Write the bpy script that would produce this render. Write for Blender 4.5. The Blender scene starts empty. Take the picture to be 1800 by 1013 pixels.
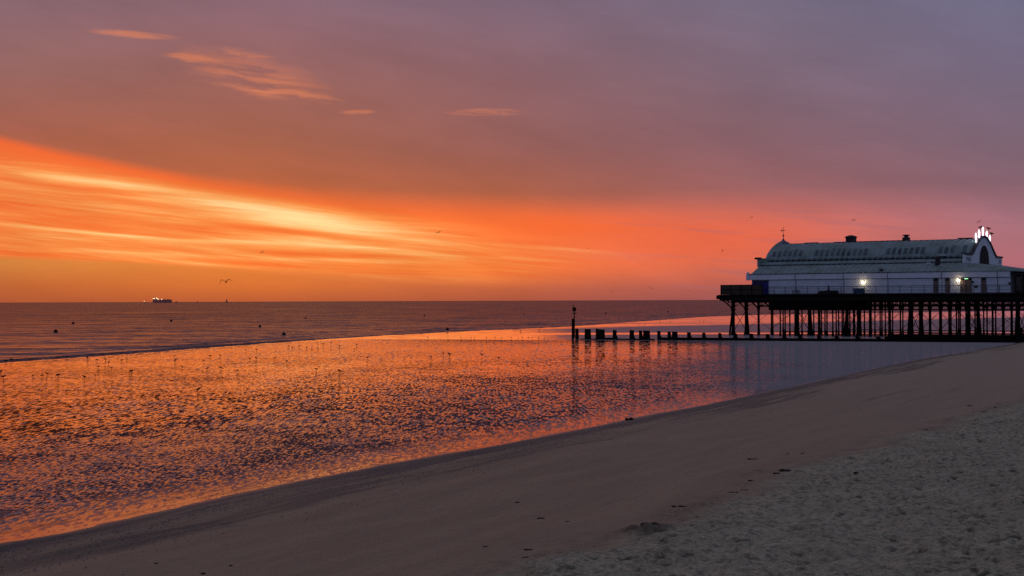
import bpy, bmesh, math, random
import numpy as np
from mathutils import Vector, Matrix
random.seed(7); rng = np.random.default_rng(7)
sc = bpy.context.scene
COL = sc.collection
R = math.radians
F = 2400.0            # focal length in photograph pixels (1800 wide)
H = 6.0               # eye height above the tidal pool

def lin(r, g, b):
    f = lambda c: (c/255.0)/12.92 if c/255.0 <= .04045 else ((c/255.0+.055)/1.055)**2.4
    return (f(r), f(g), f(b), 1.0)

# ------------------------------------------------------------------ camera
cam_d = bpy.data.cameras.new('camera'); cam = bpy.data.objects.new('camera', cam_d); COL.objects.link(cam)
cam_d.sensor_width = 36; cam_d.lens = 36*F/1800; cam_d.clip_start = .1; cam_d.clip_end = 200000
pitch = math.atan(22.1/F); roll = R(-0.208)
M = Matrix.Rotation(R(90)+pitch, 4, 'X') @ Matrix.Rotation(roll, 4, 'Z')
cam.matrix_world = Matrix.Translation((0, 0, H)) @ M
sc.camera = cam
MR = M.to_3x3()
def ray(px, py):
    return MR @ Vector(((px-900)/F, -(py-506.5)/F, -1.0))
def on_z(px, py, z=0.0):
    d = ray(px, py); k = (z-H)/d.z
    return Vector((d.x*k, d.y*k, z))
def at_y(px, py, Y):
    d = ray(px, py); k = Y/d.y
    return Vector((d.x*k, Y, H+d.z*k))

# ------------------------------------------------------------------ helpers
def tag(o, label=None, cat=None, group=None, kind=None):
    if label: o['label'] = label
    if cat: o['category'] = cat
    if group: o['group'] = group
    if kind: o['kind'] = kind
    return o
def empty(name, loc, rz=0.0):
    o = bpy.data.objects.new(name, None); COL.objects.link(o); o.location = loc; o.rotation_euler.z = rz
    o.empty_display_size = .3
    return o
class MB:
    def __init__(s): s.v = []; s.f = []
    def add(s, vs, fs):
        k = len(s.v); s.v += [tuple(v) for v in vs]; s.f += [tuple(i+k for i in f) for f in fs]
    def box(s, x0, x1, y0, y1, z0, z1):
        s.add([(x0,y0,z0),(x1,y0,z0),(x1,y1,z0),(x0,y1,z0),(x0,y0,z1),(x1,y0,z1),(x1,y1,z1),(x0,y1,z1)],
              [(0,3,2,1),(4,5,6,7),(0,1,5,4),(1,2,6,5),(2,3,7,6),(3,0,4,7)])
    def bar(s, a, b, r0, r1=None, n=8):
        r1 = r0 if r1 is None else r1
        a = Vector(a); b = Vector(b); d = (b-a).normalized()
        u = d.orthogonal().normalized(); w = d.cross(u)
        vs = []
        for p, r in ((a, r0), (b, r1)):
            for i in range(n):
                t = 2*math.pi*i/n + math.pi/n
                vs.append(p + (u*math.cos(t)+w*math.sin(t))*r)
        fs = [(i, (i+1) % n, n+(i+1) % n, n+i) for i in range(n)] + [tuple(range(n-1, -1, -1)), tuple(range(n, 2*n))]
        s.add(vs, fs)
    def lathe(s, c, prof, n=14, sx=1, sy=1):
        vs = []; c = Vector(c)
        for r, z in prof:
            for i in range(n):
                t = 2*math.pi*i/n
                vs.append(c + Vector((r*sx*math.cos(t), r*sy*math.sin(t), z)))
        fs = []
        for k in range(len(prof)-1):
            for i in range(n):
                fs.append((k*n+i, k*n+(i+1) % n, (k+1)*n+(i+1) % n, (k+1)*n+i))
        fs += [tuple(range(n-1, -1, -1)), tuple(range((len(prof)-1)*n, len(prof)*n))]
        s.add(vs, fs)
    def tube(s, pts, rs, n=8):
        pts = [Vector(p) for p in pts]; vs = []
        for k, p in enumerate(pts):
            d = (pts[min(k+1, len(pts)-1)]-pts[max(k-1, 0)]).normalized()
            u = d.cross(Vector((0.02, 1, 0.03))).normalized(); w = d.cross(u)
            r = rs[k]; rx, ry = r if isinstance(r, tuple) else (r, r)
            for i in range(n):
                t = 2*math.pi*i/n
                vs.append(p+u*math.cos(t)*rx+w*math.sin(t)*ry)
        fs = []
        for k in range(len(pts)-1):
            for i in range(n):
                fs.append((k*n+i, k*n+(i+1) % n, (k+1)*n+(i+1) % n, (k+1)*n+i))
        fs += [tuple(range(n-1, -1, -1)), tuple(range((len(pts)-1)*n, len(pts)*n))]
        s.add(vs, fs)
    def prism(s, poly, y0, y1):          # poly in (x,z), extruded along y
        n = len(poly)
        vs = [(x, y0, z) for x, z in poly]+[(x, y1, z) for x, z in poly]
        fs = [tuple(range(n)), tuple(range(2*n-1, n-1, -1))]+[(i, n+i, n+(i+1) % n, (i+1) % n) for i in range(n)]
        s.add(vs, fs)
    def prismx(s, poly, x0, x1):         # poly in (y,z), extruded along x
        n = len(poly)
        vs = [(x0, y, z) for y, z in poly]+[(x1, y, z) for y, z in poly]
        fs = [tuple(range(n)), tuple(range(2*n-1, n-1, -1))]+[(i, n+i, n+(i+1) % n, (i+1) % n) for i in range(n)]
        s.add(vs, fs)
    def build(s, name, mat, parent=None, smooth=False):
        me = bpy.data.meshes.new(name); me.from_pydata(s.v, [], s.f); me.update()
        bm = bmesh.new(); bm.from_mesh(me); bmesh.ops.recalc_face_normals(bm, faces=bm.faces); bm.to_mesh(me); bm.free()
        if smooth: me.polygons.foreach_set('use_smooth', [True]*len(me.polygons))
        o = bpy.data.objects.new(name, me); COL.objects.link(o)
        if mat: me.materials.append(mat)
        if parent: o.parent = parent
        return o

# ------------------------------------------------------------------ node expression helper
class G:
    def __init__(s, tree): s.t = tree; s.n = tree.nodes; s.l = tree.links
    def m(s, op, *a):
        nd = s.n.new('ShaderNodeMath'); nd.operation = op
        for i, x in enumerate(a): s.put(nd.inputs[i], x)
        return E(s, nd.outputs[0])
    def put(s, inp, x):
        if isinstance(x, E): s.l.new(x.o, inp)
        elif isinstance(x, bpy.types.NodeSocket): s.l.new(x, inp)
        else: inp.default_value = x
    def step(s, x, a, b):                # smoothstep, also for a > b
        if a > b: return 1-s.step(x, b, a)
        nd = s.n.new('ShaderNodeMapRange'); nd.interpolation_type = 'SMOOTHSTEP'
        s.put(nd.inputs[0], x); nd.inputs[1].default_value = a; nd.inputs[2].default_value = b
        return E(s, nd.outputs[0])
    def lerp(s, x, a, b, c, d):
        nd = s.n.new('ShaderNodeMapRange'); s.put(nd.inputs[0], x)
        for i, v in enumerate((a, b, c, d)): nd.inputs[i+1].default_value = v
        return E(s, nd.outputs[0])
    def gauss(s, x, w): return s.m('EXPONENT', (x/w)*(x/w)*-1.0)
    def comb(s, x, y, z=0.0):
        nd = s.n.new('ShaderNodeCombineXYZ')
        for i, v in enumerate((x, y, z)): s.put(nd.inputs[i], v)
        return E(s, nd.outputs[0])
    def sep(s, v):
        nd = s.n.new('ShaderNodeSeparateXYZ'); s.put(nd.inputs[0], v)
        return [E(s, nd.outputs[i]) for i in range(3)]
    def noise(s, vec, scale=1.0, detail=3.0, rough=.5, color=False, dist=0.0):
        nd = s.n.new('ShaderNodeTexNoise'); s.put(nd.inputs['Vector'], vec)
        nd.inputs['Scale'].default_value = scale; nd.inputs['Detail'].default_value = detail
        nd.inputs['Roughness'].default_value = rough; nd.inputs['Distortion'].default_value = dist
        return E(s, nd.outputs['Color' if color else 'Fac'])
    def mix(s, f, a, b):
        nd = s.n.new('ShaderNodeMix'); nd.data_type = 'RGBA'
        s.put(nd.inputs[0], f); s.put(nd.inputs[6], a); s.put(nd.inputs[7], b)
        return E(s, nd.outputs[2])
    def ramp(s, x, stops, interp='EASE'):
        nd = s.n.new('ShaderNodeValToRGB'); r = nd.color_ramp; r.interpolation = interp
        while len(r.elements) < len(stops): r.elements.new(.5)
        for e, (p, c) in zip(r.elements, stops): e.position = p; e.color = c
        for e, (p, c) in zip(r.elements, stops): e.position = p; e.color = c
        s.put(nd.inputs[0], x)
        return E(s, nd.outputs[0])
    def curve(s, x, pts, lo=-1000., hi=1000.):      # piecewise curve y(x) in pixel-like units
        nd = s.n.new('ShaderNodeFloatCurve'); c = nd.mapping.curves[0]
        ys = [p[1] for p in pts]; y0, y1 = min(ys), max(ys)
        if y1-y0 < 1e-6: y1 = y0+1
        P = [((a-lo)/(hi-lo), (b-y0)/(y1-y0)) for a, b in pts]
        c.points[0].location = P[0]; c.points[1].location = P[-1]
        for p in P[1:-1]: c.points.new(*p)
        nd.mapping.update()
        s.put(nd.inputs['Value'], s.lerp(x, lo, hi, 0., 1.))
        return E(s, nd.outputs[0])*(y1-y0)+y0
class E:
    def __init__(s, g, o): s.g = g; s.o = o
    def __add__(s, b): return s.g.m('ADD', s, b)
    __radd__ = __add__
    def __sub__(s, b): return s.g.m('SUBTRACT', s, b)
    def __rsub__(s, b): return s.g.m('SUBTRACT', b, s)
    def __mul__(s, b): return s.g.m('MULTIPLY', s, b)
    __rmul__ = __mul__
    def __truediv__(s, b): return s.g.m('DIVIDE', s, b)
    def __rtruediv__(s, b): return s.g.m('DIVIDE', b, s)
    def max(s, b): return s.g.m('MAXIMUM', s, b)
    def min(s, b): return s.g.m('MINIMUM', s, b)
    def abs(s): return s.g.m('ABSOLUTE', s)

# ------------------------------------------------------------------ world sky
def build_world():
    w = bpy.data.worlds.new('World'); sc.world = w; w.use_nodes = True
    w.cycles.sampling_method = 'MANUAL'; w.cycles.sample_map_resolution = 512
    t = w.node_tree; t.nodes.clear(); g = G(t)
    tc = t.nodes.new('ShaderNodeTexCoord')
    x, y, z = g.sep(tc.outputs['Generated'])
    A = g.m('ARCTAN2', x, y)*F            # azimuth and elevation as arcs, 2400 per radian
    El = g.m('ARCSINE', z)*F
    px = lambda p: F*math.atan((p-900)/F)
    ey = lambda v: 528.6-v
    An = g.lerp(A, -2400*math.pi, 2400*math.pi, 0., 1.)
    an = lambda p: (F*math.atan((p-900)/F)+2400*math.pi)/(4800*math.pi)
    xs = [50, 450, 900, 1350, 1780]
    back = {0: (62, 72, 98), 1: (70, 80, 108)}
    rows = [  # photo y, five colours at xs, colour far to the left, right and behind
        (526, [(168,82,54),(168,80,52),(160,78,62),(160,88,92),(150,92,112)], (120,70,80), (104,92,118), (112,120,150)),
        (500, [(186,96,54),(196,100,52),(186,92,64),(178,92,90),(160,98,112)], (140,80,80), (106,94,122), (114,122,154)),
        (462, [(204,124,62),(208,114,56),(214,106,68),(196,102,92),(172,104,114)], (150,88,84), (110,96,124), (116,124,156)),
        (400, [(206,104,62),(204,100,62),(206,98,68),(204,106,96),(160,108,122)], (150,92,92), (110,98,126), (116,124,158)),
        (335, [(182,92,64),(174,86,60),(160,86,70),(147,92,98),(131,96,111)], (137,87,89), (102,91,116), (106,111,142)),
        (260, [(164,89,72),(155,86,70),(141,86,86),(131,92,104),(121,98,116)], (131,89,94), (102,91,118), (104,107,136)),
        (150, [(145,96,94),(147,92,90),(136,93,101),(122,99,116),(116,103,127)], (124,96,107), (103,97,126), (101,107,136)),
        (10,  [(131,100,113),(130,97,112),(122,99,118),(113,103,125),(109,107,135)], (113,97,117), (101,97,126), (96,99,128)),
        (-900,[(112,100,122),(112,100,122),(106,100,126),(102,102,128),(98,102,130)], (104,98,120), (98,98,122), (92,94,116)),
        (-3200,[(98,94,102)]*5, (98,94,102), (98,94,102), (98,94,102)),
    ]
    col = None; prev = None
    for (yy, cs, cl, cr, cb) in rows:
        st = [(0.0, lin(*cb)), (0.22, lin(*cb)), (0.36, lin(*cl))]
        st += [(an(p), lin(*c)) for p, c in zip(xs, cs)]
        st += [(0.64, lin(*cr)), (0.78, lin(*cb)), (1.0, lin(*cb))]
        r = g.ramp(An, st, 'LINEAR')
        if col is None: col = r
        else: col = g.mix(g.lerp(El, ey(prev), ey(yy), 0., 1.), col, r)
        prev = yy
    # slow warp shared by the streaks, then layered streak noise running down to the right
    tilt = El + A*0.085
    big = g.noise(g.comb(A*0.0022, tilt*0.010), 1.0, 3.0, .55)
    wob = (big-.5)*30.0
    st1 = g.noise(g.comb(A*0.0026, (tilt+wob)*0.052, 3.1), 1.0, 5.0, .6)
    st2 = g.noise(g.comb(A*0.0060, (tilt+wob)*0.15, 8.2), 1.0, 4.0, .6)
    st3 = g.noise(g.comb(A*0.009, (tilt+wob)*0.34, 6.4), 1.0, 3.0, .6)
    streak = (st1-.5)*1.5+(st2-.5)*.7
    # glowing band of cloud
    top = g.curve(A, [(-1000,ey(226)),(px(0),ey(257)),(px(200),ey(292)),(px(400),ey(322)),(px(600),ey(344)),(px(800),ey(360)),(px(1000),ey(374)),(px(1250),ey(392)),(px(1500),ey(430)),(1000,ey(450))])
    bot = g.curve(A, [(-1000,ey(452)),(px(0),ey(457)),(px(300),ey(467)),(px(500),ey(480)),(px(700),ey(492)),(px(900),ey(500)),(px(1100),ey(497)),(px(1400),ey(505)),(1000,ey(515))])
    down = top-El                      # distance below the upper edge
    up = El-bot
    softT = g.lerp(A, px(300), px(1300), 14., 70.)
    softB = g.lerp(A, px(300), px(1200), 10., 60.)
    def ss(v): v = v.max(0.).min(1.); return v*v*(3.0-v*2.0)
    mT = ss((down+(big-.5)*16+softT*0.7)/(softT*1.6))
    mB = ss((up+streak*7+softB*0.3)/softB)
    right = g.step(A, px(1650), px(1000))
    left = g.step(A, -2300., -1100.)
    band = mT*mB*left*g.lerp(A, px(850), px(1500), 1.0, .0)
    core = g.curve(A, [(-1000,ey(270)),(px(60),ey(305)),(px(200),ey(322)),(px(350),ey(346)),(px(480),ey(372)),(px(560),ey(388)),(px(650),ey(404)),(px(800),ey(425)),(px(1000),ey(450)),(1000,ey(480))])
    dcore = (El-core)+wob*.5
    along = g.gauss(A-px(445), 250.)
    w1 = g.lerp(A, px(130), px(400), 13., 30.)
    v = 0.29 + g.gauss(dcore/w1, 1.0)*along*0.46 + g.gauss(El-core-20.0, 22.)*g.gauss(A-px(500), 150.)*.20
    v = v + g.gauss(El-ey(436), 22.)*g.gauss(A-px(440), 230.)*.14
    v = v + g.gauss(A-px(300), 420.)*.04 + streak*g.lerp(A, px(500), px(1300), .50, .28) + (st3-.5)*.34
    v = v - g.step(A, px(700), px(1150))*.12
    for (xa, ya, xb, yb, bow, wd, k) in [
        (0,310,260,334,3,7,.24),(0,295,200,308,-2,3,.20),(180,318,500,338,-3,4.5,.24),(300,334,450,346,0,4,-.26),(520,356,760,378,-2,4.5,-.20),
        (330,397,680,427,-4,6.5,-.36),(230,383,420,400,2,4,.14),(0,399,330,424,2,3,.34),(300,424,700,440,-5,5,.34),(0,386,240,404,2,6,-.16),(430,443,760,457,-3,3.8,-.26),
        (450,455,720,463,-2,4,.22),(0,417,180,426,0,3,.20),(0,428,300,440,1,3.5,-.14),(300,455,560,470,0,3,-.20),(100,440,420,452,0,3,.16),(620,400,900,424,-2,4,.16),
        (700,446,1020,462,-2,3.2,.22),(840,428,1080,446,0,3.5,.20),(760,470,1000,480,0,2.6,.16),(1040,384,1230,404,-3,4,.18),(960,436,1130,456,-2,5,.30),(560,476,840,486,0,2.2,-.14)]:
        XA, XB = px(xa), px(xb); mid = (XA+XB)/2; hw = (XB-XA)/2
        tx = (A-mid)/hw
        yy_ = ey(ya)+(ey(yb)-ey(ya))*.5 + tx*((ey(yb)-ey(ya))*.5) + (1.0-tx*tx)*(-bow) + (st1-.5)*9.0
        t2 = tx*tx
        v = v + g.gauss(El-yy_, wd)*g.m('EXPONENT', t2*t2*-1.3)*(k*.80)
    rim = ss((down-6.0)/38.0)
    v = (v*rim + (1-rim)*0.04)
    bc = g.ramp(v, [(0.0, lin(234,94,46)), (.18, lin(233,107,52)), (.36, lin(238,131,67)), (.56, lin(245,166,98)), (.78, lin(252,208,144)), (1.0, lin(253,222,158))], 'LINEAR')
    pink = g.ramp(g.lerp(A, px(900), px(1500), 0., 1.), [(0.0, lin(240,112,56)), (.4, lin(228,100,66)), (1.0, lin(214,108,96))], 'LINEAR')
    bc = g.mix(g.step(A, px(800), px(1200)), bc, g.mix(g.m('MULTIPLY', v.max(0.).min(1.), .8), pink, lin(246,150,80)))
    col = g.mix(band, col, bc)
    # red blush right of the band
    blush = g.gauss(A-px(1230), 250.)*g.gauss(El-ey(425), 46.)*.75
    col = g.mix((blush*g.lerp(st1, .3, .6, .8, 1.05)).min(1.), col, lin(236,98,66))
    blush2 = g.gauss(A-px(960), 180.)*g.gauss(El-ey(400), 26.)*.75
    col = g.mix(blush2, col, lin(244,98,48))
    # thin grey-pink bars low on the right
    bars = g.step(st1, .50, .66)*g.step(A, px(950), px(1250))*g.step(El, 4., 30.)*g.step(El, 200., 120.)*g.step(A, 1500., 1000.)
    col = g.mix(bars*.35, col, lin(150,98,112))
    # high wisps, lit from below
    wx = g.noise(g.comb(A*.012, El*.03), 1.0, 4., .6)
    wisp = g.noise(g.comb(A*0.008+wx*.5, (El+A*.10)*0.085+wx*1.2, 5.0), 1.0, 5.0, .62)
    for (cx, cy, a, b, sl, k, thr) in [(238,80,86,7,.04,.55,.26),(450,140,140,38,.24,.30,.32),(450,152,120,20,.12,.34,.42),(500,168,112,13,.12,.45,.38),(345,118,62,10,.10,.5,.36),(430,104,60,8,.1,.35,.42),(630,200,34,5,-.05,.45,.34),(860,199,80,8,.0,.5,.40),(240,380,10,4,0,.0,.4)]:
        dx = A-px(cx); dy = (El-ey(cy))+dx*sl
        e = 1.0-(dx/a)*(dx/a)-(dy/b)*(dy/b)
        mk = g.step(e+(wx-.5)*1.4, -.15, .95)*g.step(wisp, thr, thr+.22)
        col = g.mix(mk*k, col, lin(222,126,88))
    # faint mottling everywhere
    mot = g.noise(g.comb(A*0.004, (El+A*.15)*0.014, 1.0), 1.0, 4., .55)
    mul = g.lerp(mot, .25, .75, .90, 1.10)
    grain = g.noise(g.comb(A*.16, El*.22, 2.0), 1.0, 2., .6)
    mul = mul*g.lerp(grain, .2, .8, .975, 1.025)
    mulv = t.nodes.new('ShaderNodeVectorMath'); mulv.operation = 'SCALE'
    t.links.new(col.o, mulv.inputs[0]); g.put(mulv.inputs['Scale'], mul)
    # below the horizon: dim ground tone
    colf = g.mix(g.step(El, -60., -2.), lin(60,50,56), E(g, mulv.outputs[0]))
    bg = t.nodes.new('ShaderNodeBackground'); t.links.new(colf.o, bg.inputs[0]); bg.inputs[1].default_value = 1.0
    # physical twilight sky added faintly under the clouds
    sky = t.nodes.new('ShaderNodeTexSky'); sky.sky_type = 'NISHITA'; sky.sun_disc = False
    sky.sun_elevation = R(1.5); sky.sun_rotation = R(-9.9)
    bg2 = t.nodes.new('ShaderNodeBackground'); t.links.new(sky.outputs[0], bg2.inputs[0]); bg2.inputs[1].default_value = 0.004
    ad = t.nodes.new('ShaderNodeAddShader'); t.links.new(bg.outputs[0], ad.inputs[0]); t.links.new(bg2.outputs[0], ad.inputs[1])
    out = t.nodes.new('ShaderNodeOutputWorld'); t.links.new(ad.outputs[0], out.inputs[0])
build_world()
sd = bpy.data.lights.new('sun', 'SUN'); sd.energy = .03; sd.angle = R(60); sd.color = (1, .5, .25)
so = bpy.data.objects.new('sun', sd); COL.objects.link(so)
az = R(-9.9); elv = R(3.0)
so.rotation_euler = Vector((math.sin(az)*math.cos(elv), math.cos(az)*math.cos(elv), math.sin(elv))).to_track_quat('Z', 'Y').to_euler()

# ------------------------------------------------------------------ materials
def newmat(name):
    m = bpy.data.materials.new(name); m.use_nodes = True; m.node_tree.nodes.clear()
    g = G(m.node_tree); out = m.node_tree.nodes.new('ShaderNodeOutputMaterial')
    return m, g, out
def pbr(name, c, rough=.7, var=.15, scale=3., metal=0., bump=0., c2=None, spec=.3):
    m, g, out = newmat(name)
    p = g.n.new('ShaderNodeBsdfPrincipled')
    geo = g.n.new('ShaderNodeNewGeometry')
    n = g.noise(geo.outputs['Position'], scale, 5., .6)
    c = (*c[:3], 1)
    c2 = (*c2[:3], 1) if c2 else (c[0]*(1-var*2), c[1]*(1-var*2), c[2]*(1-var*2), 1)
    g.put(p.inputs['Base Color'], g.mix(g.step(n, .35, .68), c, c2))
    p.inputs['Roughness'].default_value = rough; p.inputs['Metallic'].default_value = metal
    p.inputs['Specular IOR Level'].default_value = spec
    if bump:
        b = g.n.new('ShaderNodeBump'); b.inputs['Strength'].default_value = bump; g.put(b.inputs['Height'], n); b.inputs['Distance'].default_value = .05
        g.l.new(b.outputs[0], p.inputs['Normal'])
    g.l.new(p.outputs[0], out.inputs[0])
    return m
def emis(name, c, s):
    m, g, out = newmat(name)
    e = g.n.new('ShaderNodeEmission'); e.inputs[0].default_value = (*c, 1); e.inputs[1].default_value = s
    g.l.new(e.outputs[0], out.inputs[0]); return m

def water_mat(name, kind):
    m, g, out = newmat(name)
    geo = g.n.new('ShaderNodeNewGeometry'); X, Y, Z = g.sep(geo.outputs['Position'])
    if kind == 'lagoon':
        # ripples about 0.3 m wide drawn out away from the shore
        wa = (g.noise(g.comb(X*.6, Y*.16), 1., 2.)-.5)*1.2
        L1 = g.noise(g.comb(X*8.4+wa, Y*2.5+wa*.3, 0.), 1., 2., .5, color=True)
        L2 = g.noise(g.comb(X*6.0+wa, Y*1.0+wa*.25, 2.), 1., 2., .5, color=True)
        L3 = g.noise(g.comb(X*3.4, Y*.56, 4.), 1., 2.5, .55, color=True)
        c1 = g.mix(g.step(Y, 45., 75.), L1, g.mix(g.step(Y, 95., 150.), L2, L3))
        c2 = g.noise(g.comb(X*.35, Y*.10, 4.), 1., 3., .55, color=True)
        c3 = g.noise(g.comb(X*13., Y*3.0, 7.), 1., 1.5, .5, color=True)
        c4 = g.noise(g.comb(X*.5, Y*.35, 11.), 1., 4., .7)
        al = g.noise(g.comb(X*ea.x*.25+Y*ea.y*.25, (X*eu.x+Y*eu.y)*2.6, 5.), 1., 3., .6)
        r1, g1, b1 = g.sep(c1); r2, g2, b2 = g.sep(c2); r3, g3, b3 = g.sep(c3)
        patch = g.noise(g.comb(X*.09, Y*.055, 9.), 1., 3., .6)
        nearb = g.step(Y, 120., 45.)
        att = g.curve_att = None
        shore = g.n.new('ShaderNodeAttribute'); shore.attribute_name = 'shore'
        sh = E(g, shore.outputs['Fac'])          # metres from the beach edge
        calm = g.step(X-Y*.13+(patch-.5)*16., -7., 11.)        # sheltered water below the pier
        amp = g.lerp(patch, .3, .7, .75, 1.2)*g.lerp(calm, 0., 1., 1., .55)*g.step(sh, -1.2, 3.0)*g.lerp(Y, 30., 120., 1.45, .95)*g.lerp(g.step(X+Y*.2, 25., 5.), 0., 1., 1., .85)
        farb = g.step(Y, 165., 212.)*g.step(X, -26., -4.)
        amp = amp + farb*.5
        sx = ((r1-.5)*g.lerp(Y, 60., 160., .16, .40)+(r2-.5)*.06+(r3-.5)*.05)*amp*(1.0+farb*1.5)
        sy = ((g1-.5)*.46+(g2-.5)*.10+(g3-.5)*.10)*amp
        e1 = g.step(sh+(al-.5)*2.6, 4.2, -.6)
        edge = (e1*e1*1.15 + g.step(sh, 8.0, 1.)*g.step(al, .52, .66)*.5).min(1.)*(1.0-calm)*g.lerp(X, -9., 10., 1., .30)
        sy = sy + edge*.028*g.lerp(al, .3, .7, .4, 1.3)                      # thin film climbing the beach mirrors the low sky
        sx = sx - edge*.052
        rough = .06; nearm = g.step(Y-X*2.2+(patch-.5)*60., 135., 80.)
        body = g.mix(calm, g.mix(nearm, (.04,.02,.022,1), (.15,.11,.13,1)), (.38,.40,.43,1)); bodyd = g.mix(calm, g.mix(nearm, (.035,.018,.02,1), (.12,.09,.11,1)), (.34,.35,.38,1)); ior = 2.15
        net = g.step(b1+(r3-.5)*.38+(c4-.5)*.45+(patch-.5)*.35-.018*(1.0-g.step(Y-X*2.2, 135., 80.)), .49, .525)
        relief = (net*g.lerp(calm, 0., 1., 1., .1)*g.step(sh, -.2, 4.5)*g.lerp(Y-X*.4, 95., 175., 1., .30) + calm*.93 + farb*.52 + edge*g.step(al, .5, .62)*.45).min(1.)
    elif kind == 'flat':
        c1 = g.noise(g.comb(X*.5, Y*.25, 0.), 1., 3., .6, color=True); r1, g1, b1 = g.sep(c1)
        bandn = g.noise(g.comb((X+Y*.2)*.006, Y*.075, 2.), 1., 3., .55)
        q = Y - X
        rough1 = g.step(Y+(bandn-.5)*26, 246., 256.)*g.step(q+(bandn-.5)*50, 292., 268.)*g.step(X, -2., 16.)
        rough2 = g.step(Y, 240., 236.)*g.step(X, 2., 12.)
        rb = (g.step(bandn, .52, .64)*.5+rough1+rough2).min(1.)
        amp = g.lerp(rb, 0., 1., .12, 1.0)
        sx = (r1-.5)*.08*amp; sy = (g1-.5)*.35*amp
        rough = .05; body = (.16,.12,.12,1); bodyd = (.42,.40,.44,1); ior = 1.7
        relief = rb*.92
    else:
        # wind-ruffled open sea
        dn = g.m('SQRT', X*X+Y*Y)
        c1 = g.noise(g.comb(X*.35, Y*.9, 0.), 1., 4., .65, color=True)
        c2 = g.noise(g.comb(X*.045, Y*.22, 4.), 1., 4., .6, color=True)
        r1, g1, b1 = g.sep(c1); r2, g2, b2 = g.sep(c2)
        L = g.m('LOGARITHM', dn.max(1.), 2.718)
        sl = g.noise(g.comb(X/dn.max(1.)*5.0, (H*2400.)/dn.max(1.)*.42, 3.), 1., 3., .55)
        slick = g.step(sl, .62, .70)*g.step(dn, 380., 900.)
        amp = g.lerp(slick, 0., 1., 1., .15)*g.lerp(g.noise(g.comb(X*.008, Y*.03, 6.), 1., 3., .6), .3, .7, .75, 1.2)
        sx = ((r1-.5)*.20+(r2-.5)*.05)*amp; sy = ((g1-.5)*.62+(g2-.5)*.55)*amp
        sy = sy - .055*amp                         # faces of the swell lean to the shore
        rough = .12; body = (.10,.055,.065,1); bodyd = (.075,.04,.05,1); ior = 1.34
        relief = g.step(b2, .42, .58)*.75
    nrm = g.n.new('ShaderNodeVectorMath'); nrm.operation = 'NORMALIZE'
    base = g.n.new('ShaderNodeVectorMath'); base.operation = 'ADD'
    g.l.new(geo.outputs['Normal'], base.inputs[0]); g.l.new(g.comb(sx, sy, 0.).o, base.inputs[1])
    g.l.new(base.outputs[0], nrm.inputs[0])
    gl = g.n.new('ShaderNodeBsdfGlossy'); gl.inputs['Roughness'].default_value = rough; gl.inputs[0].default_value = {'lagoon': (1, .81, .72, 1), 'flat': (1, .90, .88, 1), 'sea': (1, .88, .88, 1)}[kind]
    if kind == 'lagoon': g.put(gl.inputs[0], g.mix(nearm, (1,.77,.62,1), (1,.86,.84,1)))
    g.l.new(nrm.outputs[0], gl.inputs['Normal'])
    df = g.n.new('ShaderNodeBsdfDiffuse'); g.put(df.inputs[0], g.mix(relief if isinstance(relief, E) else 0., body, bodyd))
    fr = g.n.new('ShaderNodeFresnel'); fr.inputs['IOR'].default_value = ior; g.l.new(nrm.outputs[0], fr.inputs['Normal'])
    fac = E(g, fr.outputs[0])
    fac = fac*(1.0-relief*{'lagoon': .96, 'flat': .97, 'sea': .42}[kind])
    if kind == 'lagoon': fac = (fac*g.lerp(nearm, 0., 1., 1.55, .70)).min(.97)
    if kind == 'sea': fac = fac*g.lerp(L, 4.7, 6.4, .74, .42)
    mx = g.n.new('ShaderNodeMixShader'); g.put(mx.inputs[0], fac); g.l.new(df.outputs[0], mx.inputs[1]); g.l.new(gl.outputs[0], mx.inputs[2])
    g.l.new(mx.outputs[0], out.inputs[0])
    return m

# ------------------------------------------------------------------ shoreline frame
shore_px = [(0,952),(100,935),(250,902),(400,870),(500,852),(600,832),(700,812),(850,785),(1000,758),(1100,738),(1200,719),(1330,691),(1400,677),(1500,655),(1600,634),(1700,618),(1790,603)]
S = [on_z(*p) for p in shore_px]
A0 = Vector((S[0].x, S[0].y)); A1 = Vector((S[11].x, S[11].y))
ea = (A1-A0).normalized(); eu = Vector((ea.y, -ea.x))
M_sea = water_mat('sea_water', 'sea'); M_flat = water_mat('wet_sand', 'flat'); M_lag = water_mat('pool_water', 'lagoon')
def au(p): q = Vector((p[0], p[1])); return q.dot(ea), (q-A0).dot(eu)
sa = [au(s) for s in S]
SA = np.array([-60.]+[a for a, u in sa]+[sa[-1][0]+150]); SU = np.array([sa[0][1]-1.0]+[u for a, u in sa]+[sa[-1][1]+60.])
def shore_u(a): return np.interp(a, SA, SU)

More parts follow.
